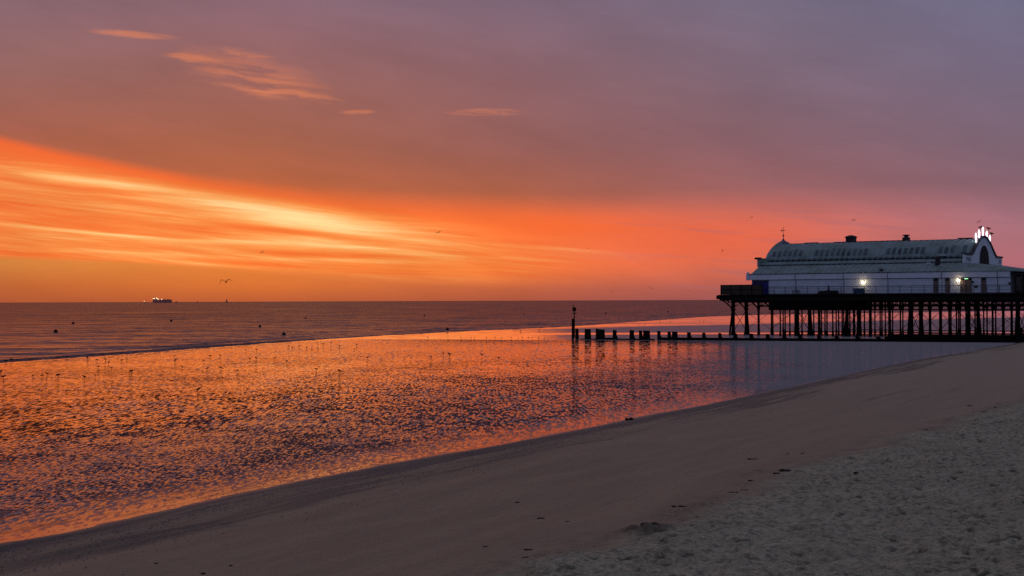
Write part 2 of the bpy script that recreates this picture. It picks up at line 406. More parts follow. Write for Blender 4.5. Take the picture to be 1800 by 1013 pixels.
def vnoise(x, y, seed=0):
    xi = np.floor(x).astype(np.int64); yi = np.floor(y).astype(np.int64)
    fx = x-xi; fy = y-yi; fx = fx*fx*(3-2*fx); fy = fy*fy*(3-2*fy)
    def h(i, j):
        n = (i*374761393+j*668265263+seed*2147483647) & 0xffffffff
        n = ((n ^ (n >> 13))*1274126177) & 0xffffffff
        return ((n ^ (n >> 16)) & 0xffff)/65535.0
    return (h(xi, yi)*(1-fx)+h(xi+1, yi)*fx)*(1-fy)+(h(xi, yi+1)*(1-fx)+h(xi+1, yi+1)*fx)*fy-.5
def fbm(x, y, o=4, seed=0, gain=.5):
    s = 0; a = 1.
    for k in range(o): s = s+a*vnoise(x*2**k+k*17.3, y*2**k-k*9.1, seed+k); a *= gain
    return s
def grid_mesh(name, P, mat, attrs=None, smooth=True):
    n, m, _ = P.shape
    me = bpy.data.meshes.new(name); me.vertices.add(n*m); me.vertices.foreach_set('co', P.reshape(-1).astype(np.float32))
    idx = np.arange(n*m).reshape(n, m)
    q = np.stack([idx[:-1, :-1], idx[1:, :-1], idx[1:, 1:], idx[:-1, 1:]], -1).reshape(-1, 4)
    me.loops.add(q.size); me.loops.foreach_set('vertex_index', q.reshape(-1).astype(np.int32))
    me.polygons.add(len(q)); me.polygons.foreach_set('loop_start', np.arange(0, q.size, 4, dtype=np.int32)); me.polygons.foreach_set('loop_total', np.full(len(q), 4, dtype=np.int32))
    if smooth: me.polygons.foreach_set('use_smooth', np.ones(len(q), dtype=bool))
    me.update(calc_edges=True); me.validate()
    for k, v in (attrs or {}).items():
        at = me.attributes.new(k, 'FLOAT', 'POINT'); at.data.foreach_set('value', v.reshape(-1).astype(np.float32))
    me.materials.append(mat)
    o = bpy.data.objects.new(name, me); COL.objects.link(o)
    if me.polygons[0].normal.z < 0: me.flip_normals()
    return o

# ------------------------------------------------------------------ beach
def beach_z(a, u):
    """u is metres inland from the waterline"""
    z = np.where(u < 0, u*.09, 0.0)
    up = np.clip(u, 0, None)
    z = z + .125*up*np.exp(-up/60.) - .015*np.clip(up-19, 0, None)
    z = np.minimum(z, 2.75+.01*up)
    return z
def dry_line(a): return np.interp(a, [10, 20, 45, 70, 110, 250], [17.0, 17.2, 18.2, 19.6, 19.0, 18.0])+fbm(a*.35, a*0+3.3, 4, 5)*1.6
step = [13.0]
while step[-1] < 330: step.append(step[-1]+max(.05, .0028*step[-1]))
av = np.array([-60., -40., -25., -12., -4., 2., 6., 9., 11., 12.]+step+[360., 420.])
uv = np.concatenate([[-4., -2., -1., -.6], np.arange(-.4, 4, .07), np.arange(4, 16, .10), np.arange(16, 27.5, .062), np.arange(28, 60, 2.), [80., 120., 300.]])
AA, UU = np.meshgrid(av, uv, indexing='ij')
ZZ = beach_z(AA, UU)
dl = dry_line(AA)
dry = np.clip((UU-dl+.9)/2.6, 0, 1); dry = dry*dry*(3-2*dry)
ZZ += fbm(AA*.10, UU*.35, 3, 11)*.10*np.clip(UU/3, 0, 1)+(fbm(AA*.16, UU*.2, 4, 13, .6)*.055+fbm(AA*1.3, UU*.9, 3, 14)*.018)*np.exp(-(UU/1.6)**2)
ZZ += fbm(AA*.8, UU*2.2, 4, 15, .6)*.022*np.clip(UU/2, 0, 1)
ZZ += dry*(fbm(AA*1.1, UU*1.3, 4, 21, .6)*.085 + fbm(AA*2.4, UU*2.6, 3, 27, .6)*.050 + fbm(AA*4.2, UU*4.6, 3, 31, .6)*.040) + dry*.05
wrack = np.exp(-((UU-dl)/.7)**2)
ZZ += wrack*np.clip(fbm(AA*1.5, UU*1.5, 3, 41), 0, 1)*.12
# shingle roughness in two bands near the water
peb = np.exp(-((UU-2.6-fbm(AA*.12, AA*0, 2, 3)*2.5)/1.3)**2)*np.clip(fbm(AA*.18, UU*.6, 3, 51)*2.2+.55, 0, 1)
peb = peb+np.exp(-((UU-5.0)/1.6)**2)*np.clip((60-AA)/30, 0, 1)*np.clip(fbm(AA*.25, UU*.5, 3, 57)*2.5+.3, 0, 1)*.8
peb = np.clip(peb, 0, 1)
ZZ += peb*fbm(AA*7, UU*7, 2, 61)*.05
# dug heap of sand at the dry line
def loc(px, py, z):
    a, u = au(on_z(px, py, z)); return a, u-float(shore_u(a))
def ground_hit(px, py):
    p = on_z(px, py, 1.0)
    for _ in range(25):
        a, u = au(p); z = float(beach_z(np.array(a), np.array(u-float(shore_u(a))))); p = on_z(px, py, z*.5+p.z*.5)
    return p
ph = ground_hit(1135, 940); ah, uh = au(ph); uh -= float(shore_u(ah))
hshape = np.exp(-(((AA-ah)/.42)**2+((UU-uh)/.50)**2))
ZZ += .085*hshape*(1+fbm(AA*6, UU*6, 3, 71)*3.0)
heap = np.clip(hshape*1.5+fbm(AA*3, UU*3, 3, 72)*.8*(hshape > .1), 0, 1)
# footprints and scuffs pressed in the dry sand
PIT_SHADE = np.zeros_like(ZZ)
def dent(a, u, la, lu, d, th):
    i0, i1 = np.searchsorted(av, [a-.5, a+.5]); j0, j1 = np.searchsorted(uv, [u-.5, u+.5])
    if i1 <= i0 or j1 <= j0: return
    da = AA[i0:i1, j0:j1]-a; du = UU[i0:i1, j0:j1]-u
    p = (da*math.cos(th)+du*math.sin(th))/la; q = (-da*math.sin(th)+du*math.cos(th))/lu
    r2 = p*p+q*q
    ZZ[i0:i1, j0:j1] += (-d*np.exp(-r2*1.4)+d*.75*np.exp(-((np.sqrt(r2)-1.45)/.35)**2))*dry[i0:i1, j0:j1]
    PIT_SHADE[i0:i1, j0:j1] = np.maximum(PIT_SHADE[i0:i1, j0:j1], d*22*np.exp(-r2*1.8)*dry[i0:i1, j0:j1])
for k in range(5200):
    a = 14+ (random.random()**1.5)*110; u = 17+random.random()*10.3
    dent(a, u, random.uniform(.07, .18), random.uniform(.05, .12), random.uniform(.014, .032)*(2.0 if random.random() < .25 else 1), random.uniform(0, 3.1))
for k in range(46):                        # walking lines
    a = random.uniform(14, 70); u = random.uniform(18, 27); th = random.uniform(-.6, .6)+(math.pi if random.random() < .5 else 0)
    for q in range(random.randint(8, 26)):
        side = .11 if q % 2 else -.11
        dent(a-math.sin(th)*side, u+math.cos(th)*side, .15, .065, random.uniform(.03, .05), th)
        a += math.cos(th)*.68; u += math.sin(th)*.68
# a few faint prints on the firm sand
SU_A = shore_u(AA)
PX = A0.x*0+ (AA*ea.x+ (UU+SU_A)*eu.x) + (A0.x-A0.dot(ea)*ea.x)
PY = (AA*ea.y+(UU+SU_A)*eu.y) + (A0.y-A0.dot(ea)*ea.y)
P = np.stack([PX, PY, ZZ], -1)
def beach_mat():
    m, g, out = newmat('beach_sand')
    geo = g.n.new('ShaderNodeNewGeometry'); pos = geo.outputs['Position']
    def at(n): nd = g.n.new('ShaderNodeAttribute'); nd.attribute_name = n; return E(g, nd.outputs['Fac'])
    pit_shade, rim = at('pit_shade'), at('rim')
    dry, u, a, peb, heap = at('dry'), at('inland'), at('along'), at('shingle'), at('heap')
    n1 = g.noise(g.comb(a*.12, u*.7), 1., 4., .6); n2 = g.noise(pos, 9., 5., .65); n3 = g.noise(pos, 55., 3., .7); n4 = g.noise(pos, 1.3, 4., .6)
    firm = g.mix(g.step(n1, .3, .7), (.350,.264,.168,1), (.440,.338,.214,1))
    firm = g.mix(g.step(a+u*1.5, 40., 120.)*.8, firm, (.44,.385,.275,1))
    tex = g.noise(g.comb(a*2.2, u*7., 1.), 1., 5., .65)
    firm = g.mix(g.step(tex, .44, .70)*.30, firm, (.22,.175,.145,1))
    gr = g.noise(pos, 30., 4., .7)
    firm = g.mix(g.step(gr, .50, .64)*.50, firm, (.18,.15,.125,1))
    firm = g.mix(g.step(gr, .44, .28)*.30, firm, (.52,.43,.36,1))
    band2 = g.step(g.noise(g.comb(a*.05, u*.45, 3.), 1., 4., .65)+g.lerp(u, 0., 9., .16, -.16), .46, .60)
    firm = g.mix(band2*.78, firm, (.145,.125,.10,1))
    firm = g.mix(g.step(u+(n1-.5)*3, 4.5, 1.0)*.35, firm, (.150,.118,.108,1))
    wetb = g.step(u+(n1-.5)*1.2, 1.1, .1)
    firm = g.mix(wetb, firm, (.075,.06,.06,1))
    speck = g.step(n2, .50, .62)*peb
    firm = g.mix(speck*.75, firm, (.07,.062,.07,1))
    speck2 = g.step(n3, .60, .70)*peb
    firm = g.mix(speck2*.5, firm, (.34,.31,.34,1))
    dc = g.mix(g.step(n4, .3, .7), (.410,.395,.265,1), (.540,.520,.355,1))
    n5 = g.noise(g.comb(a*4.8, u*4.6, 5.), 1., 6., .68); n6 = g.noise(g.comb(a*11., u*8., 6.), 1., 4., .65)
    dc = g.mix(g.step(n5, .50, .60)*.62, dc, (.16,.155,.11,1))  # dark dashes painted as the shade of dimples in the dry sand
    dc = g.mix(g.step(n6, .52, .62)*.50, dc, (.13,.125,.09,1))
    dc = g.mix(g.step(n6, .46, .36)*.45, dc, (.75,.73,.56,1))
    dc = g.mix(g.step(n2, .46, .30)*.35, dc, (.17,.165,.125,1))
    dc = g.mix(g.step(n2, .56, .68)*.40, dc, (.12,.115,.09,1))
    c = g.mix(g.step(dry+(n2-.5)*.9+(n4-.5)*.8, .15, 1.0), firm, dc)
    c = g.mix(g.step(pit_shade, .10, .60)*.85, c, (.085,.08,.058,1))  # AO-like shade of the dents, painted into the sand colour
    c = g.mix(rim*g.step(n2, .40, .60)*.55, c, (.12,.10,.07,1))  # darker crust, with the shadow line of the dry edge painted in
    c = g.mix(heap*.9, c, g.mix(g.step(n2, .4, .6), (.10,.085,.06,1), (.2,.17,.12,1)))
    dots = g.step(g.noise(pos, 7., 2., .5), .70, .74)*g.step(n1, .5, .6)
    c = g.mix(dots*.6, c, (.05,.045,.04,1))
    p = g.n.new('ShaderNodeBsdfPrincipled'); g.put(p.inputs['Base Color'], c)
    p.inputs['Specular IOR Level'].default_value = .35
    g.put(p.inputs['Roughness'], g.lerp(u, .0, 1.4, .22, .86))
    b = g.n.new('ShaderNodeBump'); b.inputs['Strength'].default_value = .75; b.inputs['Distance'].default_value = .03
    hgt = (n2*.9+n3*.35+n5*1.2+n6*.6)*(dry*1.2) + (n2*.9+n3*.35)*(peb*1.3+.22)+tex*.3 + g.noise(g.comb(a*1.2, u*4.), 1., 3., .6)*.25
    g.put(b.inputs['Height'], hgt); g.l.new(b.outputs[0], p.inputs['Normal'])
    g.l.new(p.outputs[0], out.inputs[0]); return m
beach = grid_mesh('beach', P, beach_mat(), {'dry': dry, 'inland': UU, 'along': AA, 'shingle': peb, 'heap': heap, 'pit_shade': np.clip(PIT_SHADE, 0, 1), 'rim': wrack*np.clip(.5+fbm(AA*1.1, UU*2.2, 3, 43)*2.2, 0, 1)})
tag(beach, kind='structure')
def ground_z(x, y):
    a, u = au((x, y)); u -= float(shore_u(a))
    i = min(max(int(np.searchsorted(av, a)), 0), len(av)-1); j = min(max(int(np.searchsorted(uv, u)), 0), len(uv)-1)
    return float(ZZ[i, j])

# ------------------------------------------------------------------ tidal pool, flats, sea
def to_xy(a, u): 
    p = A0 + ea*(a-A0.dot(ea)) + eu*u
    return p
far_px = [(-300,668),(0,640),(200,625),(500,603),(620,596.5),(720,596.8),(1010,598.5),(1400,600.5),(1790,603),(2300,606)]
FP = [on_z(*p) for p in far_px]
fx = np.array([p.x for p in FP]); fyv = np.array([p.y for p in FP])
# pool surface as a grid between its far edge and a line under the beach
xs_ = np.linspace(FP[0].x-40, 66, 150)
sx_ = np.array([s.x for s in S]); sy_ = np.array([s.y for s in S])
near = np.interp(xs_, np.concatenate([[-80], sx_, [70]]), np.concatenate([[-60], sy_-2.6, [sy_[-1]]]))
near = np.minimum(near, np.interp(xs_, fx, fyv)-.5)
farl = np.interp(xs_, fx, fyv)
tt = np.linspace(0, 1, 120)
XX = np.repeat(xs_[:, None], 120, 1); YY = near[:, None]*(1-tt)+farl[:, None]*tt
qa = XX*ea.x+YY*ea.y; qu = (XX-A0.x)*eu.x+(YY-A0.y)*eu.y
shore_att = -(qu-shore_u(qa))
pool = grid_mesh('tidal_pool', np.stack([XX, YY, np.full_like(XX, .024)], -1), M_lag, {'shore': shore_att})
tag(pool, kind='structure')

sea_px = [(-400,668),(0,636.5),(200,623),(500,601),(650,591.5),(800,583),(1000,574.5),(1150,563.5),(1250,556.5),(1340,553.5),(1500,551),(1800,547),(2300,540)]
SP = [on_z(*p) for p in sea_px]
fm = MB()
pts = [(p.x, p.y) for p in SP]
lo = [(p[0], 20.0 if p[0] < 30 else 60.) for p in pts]
for i in range(len(pts)-1):
    a, b = pts[i], pts[i+1]
    fm.add([(a[0], a[1], .012), (b[0], b[1], .012), (b[0], lo[i+1][1], .012), (a[0], lo[i][1], .012)], [(0, 3, 2, 1)])
fl = fm.build('tidal_flats', M_flat); tag(fl, kind='structure')
if fl.data.polygons[0].normal.z < 0: fl.data.flip_normals()

# sea: great sheet plus the low swell that runs in along its edge
big = 90000
xs2 = np.interp(np.linspace(0, 1, 420), [0, 1], [pts[0][0], pts[7][0]+60])
ey0 = np.interp(xs2, [p[0] for p in pts], [p[1] for p in pts])
vv = np.concatenate([np.arange(0, 60, .28), np.arange(60, 150, 1.2)])
XX, VV = np.meshgrid(xs2, vv, indexing='ij'); YE = np.repeat(ey0[:, None], len(vv), 1)
env = np.clip(VV/1.5, 0, 1)*np.clip((150-VV)/60, 0, 1)
ph1 = VV+fbm(XX*.035, VV*.02, 3, 81)*6
hz = np.zeros_like(VV)
for c0, w, hgt, sd_ in ((2.8, .9, .16, 1), (8.5, 1.1, .13, 2), (15., 1.4, .13, 3), (24., 1.7, .14, 4), (36., 2.0, .15, 5), (52., 2.6, .15, 6), (75., 3., .16, 7), (104., 4., .16, 8)):
    cc = c0+fbm(XX*.03, XX*0+c0, 3, 90+sd_)*c0*.35
    k = np.clip(.45+fbm(XX*.045, XX*0+sd_*9.7, 2, 70+sd_)*1.6, 0.05, 1)
    d = (VV-cc)/w
    hz += hgt*k*np.exp(-np.where(d < 0, d*1.4, d*.6)**2)
hz += .03*fbm(XX*.5, VV*.7, 3, 99)
sea2 = grid_mesh('sea', np.stack([XX, YE+VV, .02+hz*env+0*VV], -1), M_sea)
tag(sea2, kind='structure')
me = sea2.data; n0 = len(me.vertices)
bm = bmesh.new(); bm.from_mesh(me)
vs = [bm.verts.new(c) for c in ((-big, -200, 0), (big, -200, 0), (big, big, 0), (-big, big, 0))]
bm.faces.new(vs); bm.to_mesh(me); bm.free()

# ------------------------------------------------------------------ paints
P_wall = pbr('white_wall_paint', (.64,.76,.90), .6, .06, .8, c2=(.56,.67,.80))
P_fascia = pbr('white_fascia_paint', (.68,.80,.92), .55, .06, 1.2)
P_roof = pbr('green_copper_roof', (.29,.41,.44), .7, .2, .45, c2=(.17,.26,.225), bump=.35)
P_rib = pbr('roof_seam', (.36,.50,.52), .5, .1, 2.)
P_skyl = pbr('roof_glazing', (.14,.205,.235), .55, .3, .6)
P_coping = pbr('dark_coping', (.035,.03,.045), .6, .1, 2.)
P_iron = pbr('dark_iron', (.008,.007,.008), .85, .2, 2., spec=.05)
P_timber = pbr('dark_wet_timber', (.012,.010,.010), .9, .2, 3., spec=.05)
P_hoard = pbr('brown_hoarding', (.06,.048,.036), .85, .2, 1.5)
P_blue = pbr('blue_shutter', (.03,.035,.26), .6, .1, 2.)
P_door = pbr('brown_door', (.15,.12,.105), .6, .1, 4.)
P_doord = pbr('dark_door_glass', (.012,.010,.018), .7, .1, 4.)
P_dark = pbr('dark_grey', (.02,.02,.028), .7, .1, 3.)
P_deck = pbr('deck_boards', (.012,.011,.011), .9, .2, 2.)
P_pipe = pbr('drain_pipe', (.16,.18,.24), .6, .1, 2.)
P_bird = pbr('dark_feathers', (.02,.017,.018), .9, .2, 20., spec=.05)
P_gull = pbr('gull_feathers', (.045,.035,.038), .9, .3, 8., spec=.05)
P_rail = pbr('railing_paint', (.035,.045,.075), .6, .1, 3.)
P_ship = pbr('hazed_ship', (.62,.27,.23), .8, .1, .05)  # distance haze painted into the colour of all ship parts
P_buoy = pbr('black_buoy', (.012,.010,.012), .6, .1, 3.)
P_grey = pbr('pale_grey', (.55,.6,.66), .5, .05, 3.)
P_letter = pbr('grey_lettering', (.13,.14,.22), .6, .05, 3.)
E_white = emis('white_bulbs', (.97, .90, 1.), 1.9)
E_warm = emis('warm_lamp', (1., .72, .42), 14.)
E_green = emis('green_exit_light', (.35, 1., .45), 2.2)
E_ship = emis('ship_lights', (1., .74, .45), 2.6)

# ------------------------------------------------------------------ pier and pavilion
PHI = R(-33.0)
O = Vector((40.4, 230.0))            # foot of the pavilion's seaward front corner (plan)
c_, s_ = math.cos(PHI), math.sin(PHI)
pier = empty('pier', (O.x, O.y, 0), PHI)
tag(pier, 'long dark iron pier on rows of columns reaching over the tidal pool', 'pier')
DZ = 6.85
ZB = -.3
# deck
d = MB(); d.box(-5.3, 66, -1.8, 31, DZ-.28, DZ)
d.box(-5.1, 66, -1.6, -1.2, DZ-1.0, DZ-.28); d.box(-5.1, 66, 30.2, 30.6, DZ-1.0, DZ-.28)
d.box(-5.2, -4.9, -1.6, 30.6, DZ-1.0, DZ-.28)
d.box(-5.65, -5.3, -1.9, 31, DZ-.75, DZ-.1)
d.build('deck', P_deck, pier)
d = MB()
for k in range(int((66+5)/.9)):
    d.box(-5.3+k*.9, -5.3+k*.9+.08, -1.95, -1.8, DZ-.55, DZ-.02)
d.box(-5.35, 66, -1.90, -1.80, DZ-.30, DZ-.08)
d.build('deck_edge', P_iron, pier)
# solid deep girder panels and lattice girders
bents = [-3.0, 1.5, 5.4, 8.4, 12.0, 14.4, 16.8, 20.6, 23.6, 27.0, 30.0, 33.0, 36.0, 39.6, 43.2, 47.5]
ts = [-.9, 4.6, 10.2, 15.8, 21.4, 27.2]
for t_ in ts[:3]+ts[5:]:
    g_ = MB()
    if t_ < 12: g_.box(3.4, 16.6, t_-.12, t_+.12, 4.25, DZ-.9)
    zt, zb = DZ-.95, 4.9
    x = -3.0 if t_ > 10 else 1.0
    while x < 60:
        g_.bar((x, t_, zt), (x+.75, t_, zb), .045, n=5); g_.bar((x+.75, t_, zb), (x+1.5, t_, zt), .045, n=5)
        x += 1.5
    g_.box(-3.0 if t_ > 10 else 1, 60, t_-.09, t_+.09, zb-.09, zb+.09)
    g_.build('lattice_girder', P_iron, pier)
for s0 in bents:
    g_ = MB(); g_.box(s0-.11, s0+.11, -1.5, 30.4, DZ-1.35, DZ-1.0)
    g_.build('cross_beam', P_iron, pier)
def column(s0, t0, heavy, zt=5.0):
    m = MB(); r = .28 if heavy else .125
    m.lathe((s0, t0, 0), [(r*1.55, ZB), (r*1.55, .35), (r*1.2, .6), (r*1.05, 1.0), (r, 1.2), (r, zt-.9), (r*1.3, zt-.75), (r*1.6, zt-.6), (r*1.0, zt-.45), (r*1.2, zt), (r*1.2, DZ-.95)], 10)
    c = m.build('column', P_iron, pier, True)
    if s0 < -1:
        b = MB()
        b.tube([(s0+.05, t0, 4.2), (s0-.7, t0, 5.0), (s0-1.5, t0, 5.65), (s0-2.4, t0, 6.05)], [.13, .12, .11, .10], 6)
        b.bar((s0, t0, 5.4), (s0-1.5, t0, 5.95), .08, n=6); b.bar((s0-1.0, t0, 5.1), (s0-.8, t0, 6.0), .07, n=6); b.bar((s0-1.6, t0, 5.7), (s0-1.5, t0, 6.1), .06, n=6)
        b.build('bracket', P_iron, pier)
    b = MB()
    for sg in (-1, 1):
        if s0 < -1 and sg < 0: continue
        pp = [(s0+sg*.1, t0, zt-.75), (s0+sg*.25, t0, zt-.2), (s0+sg*.6, t0, zt+.05), (s0+sg*1.0, t0, zt+.12)]
        b.tube(pp, [.06, .06, .06, .05], 5)
        pp = [(s0, t0+sg*.1, zt-1.1), (s0, t0+sg*.35, zt-.35), (s0, t0+sg*.9, zt+.0), (s0, t0+sg*1.6, zt+.12)]
        b.tube([(x, y, z) for x, y, z in pp], [.07, .07, .07, .05], 5)
    b.build('arched_bracket', P_iron, c)
for i, s0 in enumerate(bents):
    heavy = s0 in (-3.0, 8.4, 16.8, 27.0, 36.0, 43.2)
    stg = 0 if i == 0 or heavy else random.uniform(-1.6, 1.6)
    for j, t0 in enumerate(ts):
        column(s0, t0+(stg if j else 0), heavy and j < 2)
    if heavy:
        b = MB()          # raking legs and X bracing of the main trestles
        b.bar((s0-.1, ts[0], 4.6), (s0-(.6 if s0 < 0 else .3), ts[0]-.3, ZB), .14, .17, 8)
        b.bar((s0, ts[0], 4.3), (s0, ts[1], .6), .05, n=5); b.bar((s0, ts[1], 4.3), (s0, ts[0], .6), .05, n=5)
        b.bar((s0+.1, ts[1], 4.6), (s0+.45, ts[1], ZB), .14, .18, 8)
        b.build('raking_brace', P_iron, pier)
    if i+1 < len(bents):
        s1 = bents[i+1]
        for t0 in (ts[1], ts[3]):
            b = MB(); b.bar((s0, t0, 3.9), (s1, t0, .9), .03, n=5); b.bar((s1, t0, 3.9), (s0, t0, .9), .03, n=5)
            b.build('cross_bracing', P_iron, pier)
for t0 in (ts[0], ts[3]):
    b = MB(); b.box(6 if t0 < 0 else 10, 60, t0-.1, t0+.1, .66, .80); b.build('tie_beam', P_iron, pier)
b = MB()
for t0 in ts[1:5]: b.box(8.4, 60, t0-.07, t0+.07, 4.18, 4.28)
b.build('upper_tie', P_iron, pier)
# railing
rl = MB()
for z in (.55, .95, 1.22): rl.bar((2.8, -1.65, DZ+z), (66, -1.65, DZ+z), .022 if z < 1.2 else .032, n=6)
rl.build('rail', P_rail, pier)
x = 2.8
while x < 64:
    p = MB(); p.box(x-.035, x+.035, -1.69, -1.61, DZ, DZ+1.25); p.build('railing_post', P_rail, pier); x += 1.9

# ---- pavilion: its frame origin is the same corner, z from the deck
pav = empty('pavilion', (O.x, O.y, DZ), PHI)
tag(pav, 'white walled pavilion with green ribbed curved roof standing on the pier deck', 'pavilion')
def Zd(z): return z-DZ
L = 42.0; W = 30.4; ZE = Zd(10.2)
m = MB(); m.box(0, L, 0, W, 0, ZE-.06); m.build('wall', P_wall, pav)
m = MB(); m.box(-.75, L, -.30, -.003, ZE-.86, ZE); m.box(-.75, -.5, -.3, W, ZE-.86, ZE)
m.box(-.85, -.35, -.42, .15, ZE-.95, ZE+.12); m.lathe((-.6, -.14, ZE+.12), [(.2, 0), (.26, .1), (.2, .25), (.05, .34)], 10)
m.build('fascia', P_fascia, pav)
m = MB(); m.box(-.78, L+.6, -.40, -.28, ZE+.002, ZE+.12); m.build('gutter', P_coping, pav)
m = MB(); m.box(0, L, -.06, -.003, ZE-.98, ZE-.90); m.build('wall_moulding', P_pipe, pav)
m = MB(); m.box(0, L, -.05, -.003, 1.25, 1.30); m.box(0, L, -.05, -.003, 0.02, .16); m.build('dado_line', P_pipe, pav)
# roof cross-section (t, z)
tc = 15.2
arch = [(tc-7.7*math.cos(a), Zd(12.55)+3.25*math.sin(a)**.9 if math.sin(a) > 1e-6 else Zd(12.55)) for a in np.linspace(0, math.pi, 29)]
prof = [(-.42, ZE+.05), (3.5, Zd(11.75)), (3.55, Zd(12.0)), (arch[0][0], Zd(12.5))]+arch+[(2*tc-arch[0][0], Zd(12.5)), (2*tc-3.55, Zd(12.0)), (2*tc-3.5, Zd(11.75)), (2*tc+.42, ZE+.05)]
LG = 34.2
def arch_pt(a, off=0.):
    return (tc-(7.7+off)*math.cos(a), Zd(12.55)+(3.25+off)*math.sin(a)**.9)
m = MB(); m.prismx(prof, -.02, LG-.05); m.build('roof', P_roof, pav)
# seams over the roof
for (nm, x0, x1) in (('roof_seams', 0., LG),):
    m = MB(); k = x0+.3
    while k < x1-.2:
        for (p, q) in ((prof[0], prof[1]), (prof[2], prof[3])):
            m.bar((k, p[0], p[1]+.03), (k, q[0], q[1]+.03), .075, n=5)
        aa = np.linspace(.02, 1.45, 8)
        m.tube([(k, *arch_pt(a, .03)) for a in aa], [(.06, .085)]*8, 5)
        k += .95
    m.build('roof_seam', P_rib, pav)
m = MB(); m.bar((0, 3.45, Zd(11.8)), (LG, 3.45, Zd(11.8)), .09, n=6); m.bar((0, tc-7.72, Zd(12.62)), (LG, tc-7.72, Zd(12.62)), .12, n=6); m.build('roof_gutter', P_coping, pav)
k = .3
m = MB()
while k < LG-1.2:
    y_, z_ = arch_pt(.06, .05); m.tube([(k+.1, y_-.25, z_-.12), (k+.45, y_-.05, z_+.14), (k+.85, y_-.25, z_-.12)], [.05, .08, .05], 5); k += .95
m.build('scalloped_flashing', P_skyl, pav)
m = MB(); m.box(.3, LG, tc-.25, tc+.25, Zd(15.78), Zd(15.93)); m.box(3.6, 6, tc-.35, tc+.35, Zd(15.9), Zd(16.02)); m.box(9, 21, tc-.3, tc+.3, Zd(15.85), Zd(16.0)); m.box(30.2, 32.5, tc-.4, tc+.4, Zd(15.9), Zd(16.1)); m.build('ridge', P_coping, pav)
# roof windows: one small glazed panel between seams
k = .3; i = 0
while k < LG-1.2:
    rr = random.random()
    if rr > .10 and not (17.2 < k < 18.6 or 26.4 < k < 28.2):
        m = MB(); a0, a1 = .22+random.uniform(-.03, .03), .58+random.uniform(-.05, .08)
        pts_ = [arch_pt(a, .035) for a in np.linspace(a0, a1, 4)]
        x0, x1 = k+.20, k+.78
        vs = [(x0, *p) for p in pts_]+[(x1, *p) for p in pts_]
        m.add(vs, [(q, q+4, q+5, q+1) for q in range(3)])
        pi_ = [arch_pt(a, .0) for a in np.linspace(a0, a1, 4)]
        w_ = m.build('roof_window', P_skyl, pav)
    k += .95; i += 1
# gables, bell-shaped with shoulders
def gable_poly(grow=0., z0=None, ex=1.25):
    zb = Zd(11.55) if z0 is None else z0
    sh = Zd(13.05)+grow
    pts_ = [(3.2-grow, zb), (3.2-grow, sh), (7.2-grow*.5, sh)]
    for q in np.linspace(0, 1, 14)[1:]:
        # ogee: concave foot, round crown
        tt_ = 7.2+(tc-7.2)*q
        zz_ = sh+(Zd(16.2)-Zd(13.05))*math.sin(q*math.pi/2)**ex
        pts_.append((tt_-grow*.6*(1-q), zz_))
    left = pts_[:]
    right = [(2*tc-t__, z__) for t__, z__ in reversed(left[:-1])]
    return left+right
for gi, s0 in enumerate((-.2, LG)):
    exq = 1.25 if gi else .75
    m = MB(); m.prismx(gable_poly(0., None, exq), s0-.15, s0+.18)
    gb = m.build('gable', P_fascia if gi else P_roof, pav)
    outer = gable_poly(.18 if gi else .05, None, exq)[1:-1]; inner = gable_poly(-.12, None, exq)[1:-1]
    m = MB(); n = len(outer)
    for q in range(n-1):
        quad = [outer[q], outer[q+1], inner[q+1], inner[q]]
        m.prismx(quad, s0-.30, s0+.36 if gi else s0+.2)
    m.build('coping', P_coping if gi else P_roof, gb)
    if not gi: m = MB(); m.box(s0-.5, s0+.5, 2.9, 3.5, Zd(12.85), Zd(13.2)); m.build('shoulder_cap', P_coping, gb)
    if gi:
        # arched window: dark louvred opening with mullions
        m = MB(); poly = [(tc-3.0, Zd(11.7)), (tc+3.0, Zd(11.7))]
        for a in np.linspace(0, math.pi, 21): poly.append((tc+3.0*math.cos(a), Zd(12.0)+2.75*max(0., math.sin(a))**1.0))
        m.prismx(poly, s0+.18, s0+.24); wn = m.build('arched_window', P_doord, gb)
        m = MB()
        for q in (-2., -1., 0, 1., 2.): m.box(s0+.24, s0+.29, tc+q-.05, tc+q+.05, Zd(11.75), Zd(12.0)+2.65*math.sqrt(max(0, 1-(q/3.0)**2))-.05)
        m.build('mullion', P_coping, wn)
# lettering blocks on the shoulders
def text(body, loc_, size, mat, parent, name='lettering'):
    cu = bpy.data.curves.new(name, 'FONT'); cu.body = body; cu.size = size; cu.extrude = .015; cu.align_x = 'CENTER'
    o = bpy.data.objects.new(name+'_tmp', cu); COL.objects.link(o)
    dg = bpy.context.evaluated_depsgraph_get(); me = bpy.data.meshes.new_from_object(o.evaluated_get(dg))
    bpy.data.objects.remove(o)
    t_ = bpy.data.objects.new(name, me); COL.objects.link(t_); me.materials.clear(); me.materials.append(mat)
    t_.parent = parent; t_.location = loc_; t_.rotation_euler = (R(90), 0, R(90)); t_.scale = (1.7, 1, 1)
    return t_
text('PIER', (LG+.20, 5.6, Zd(11.95)), .95, P_letter, gb)
text('39', (LG+.20, 2*tc-4.9, Zd(11.95)), .95, P_letter, gb)
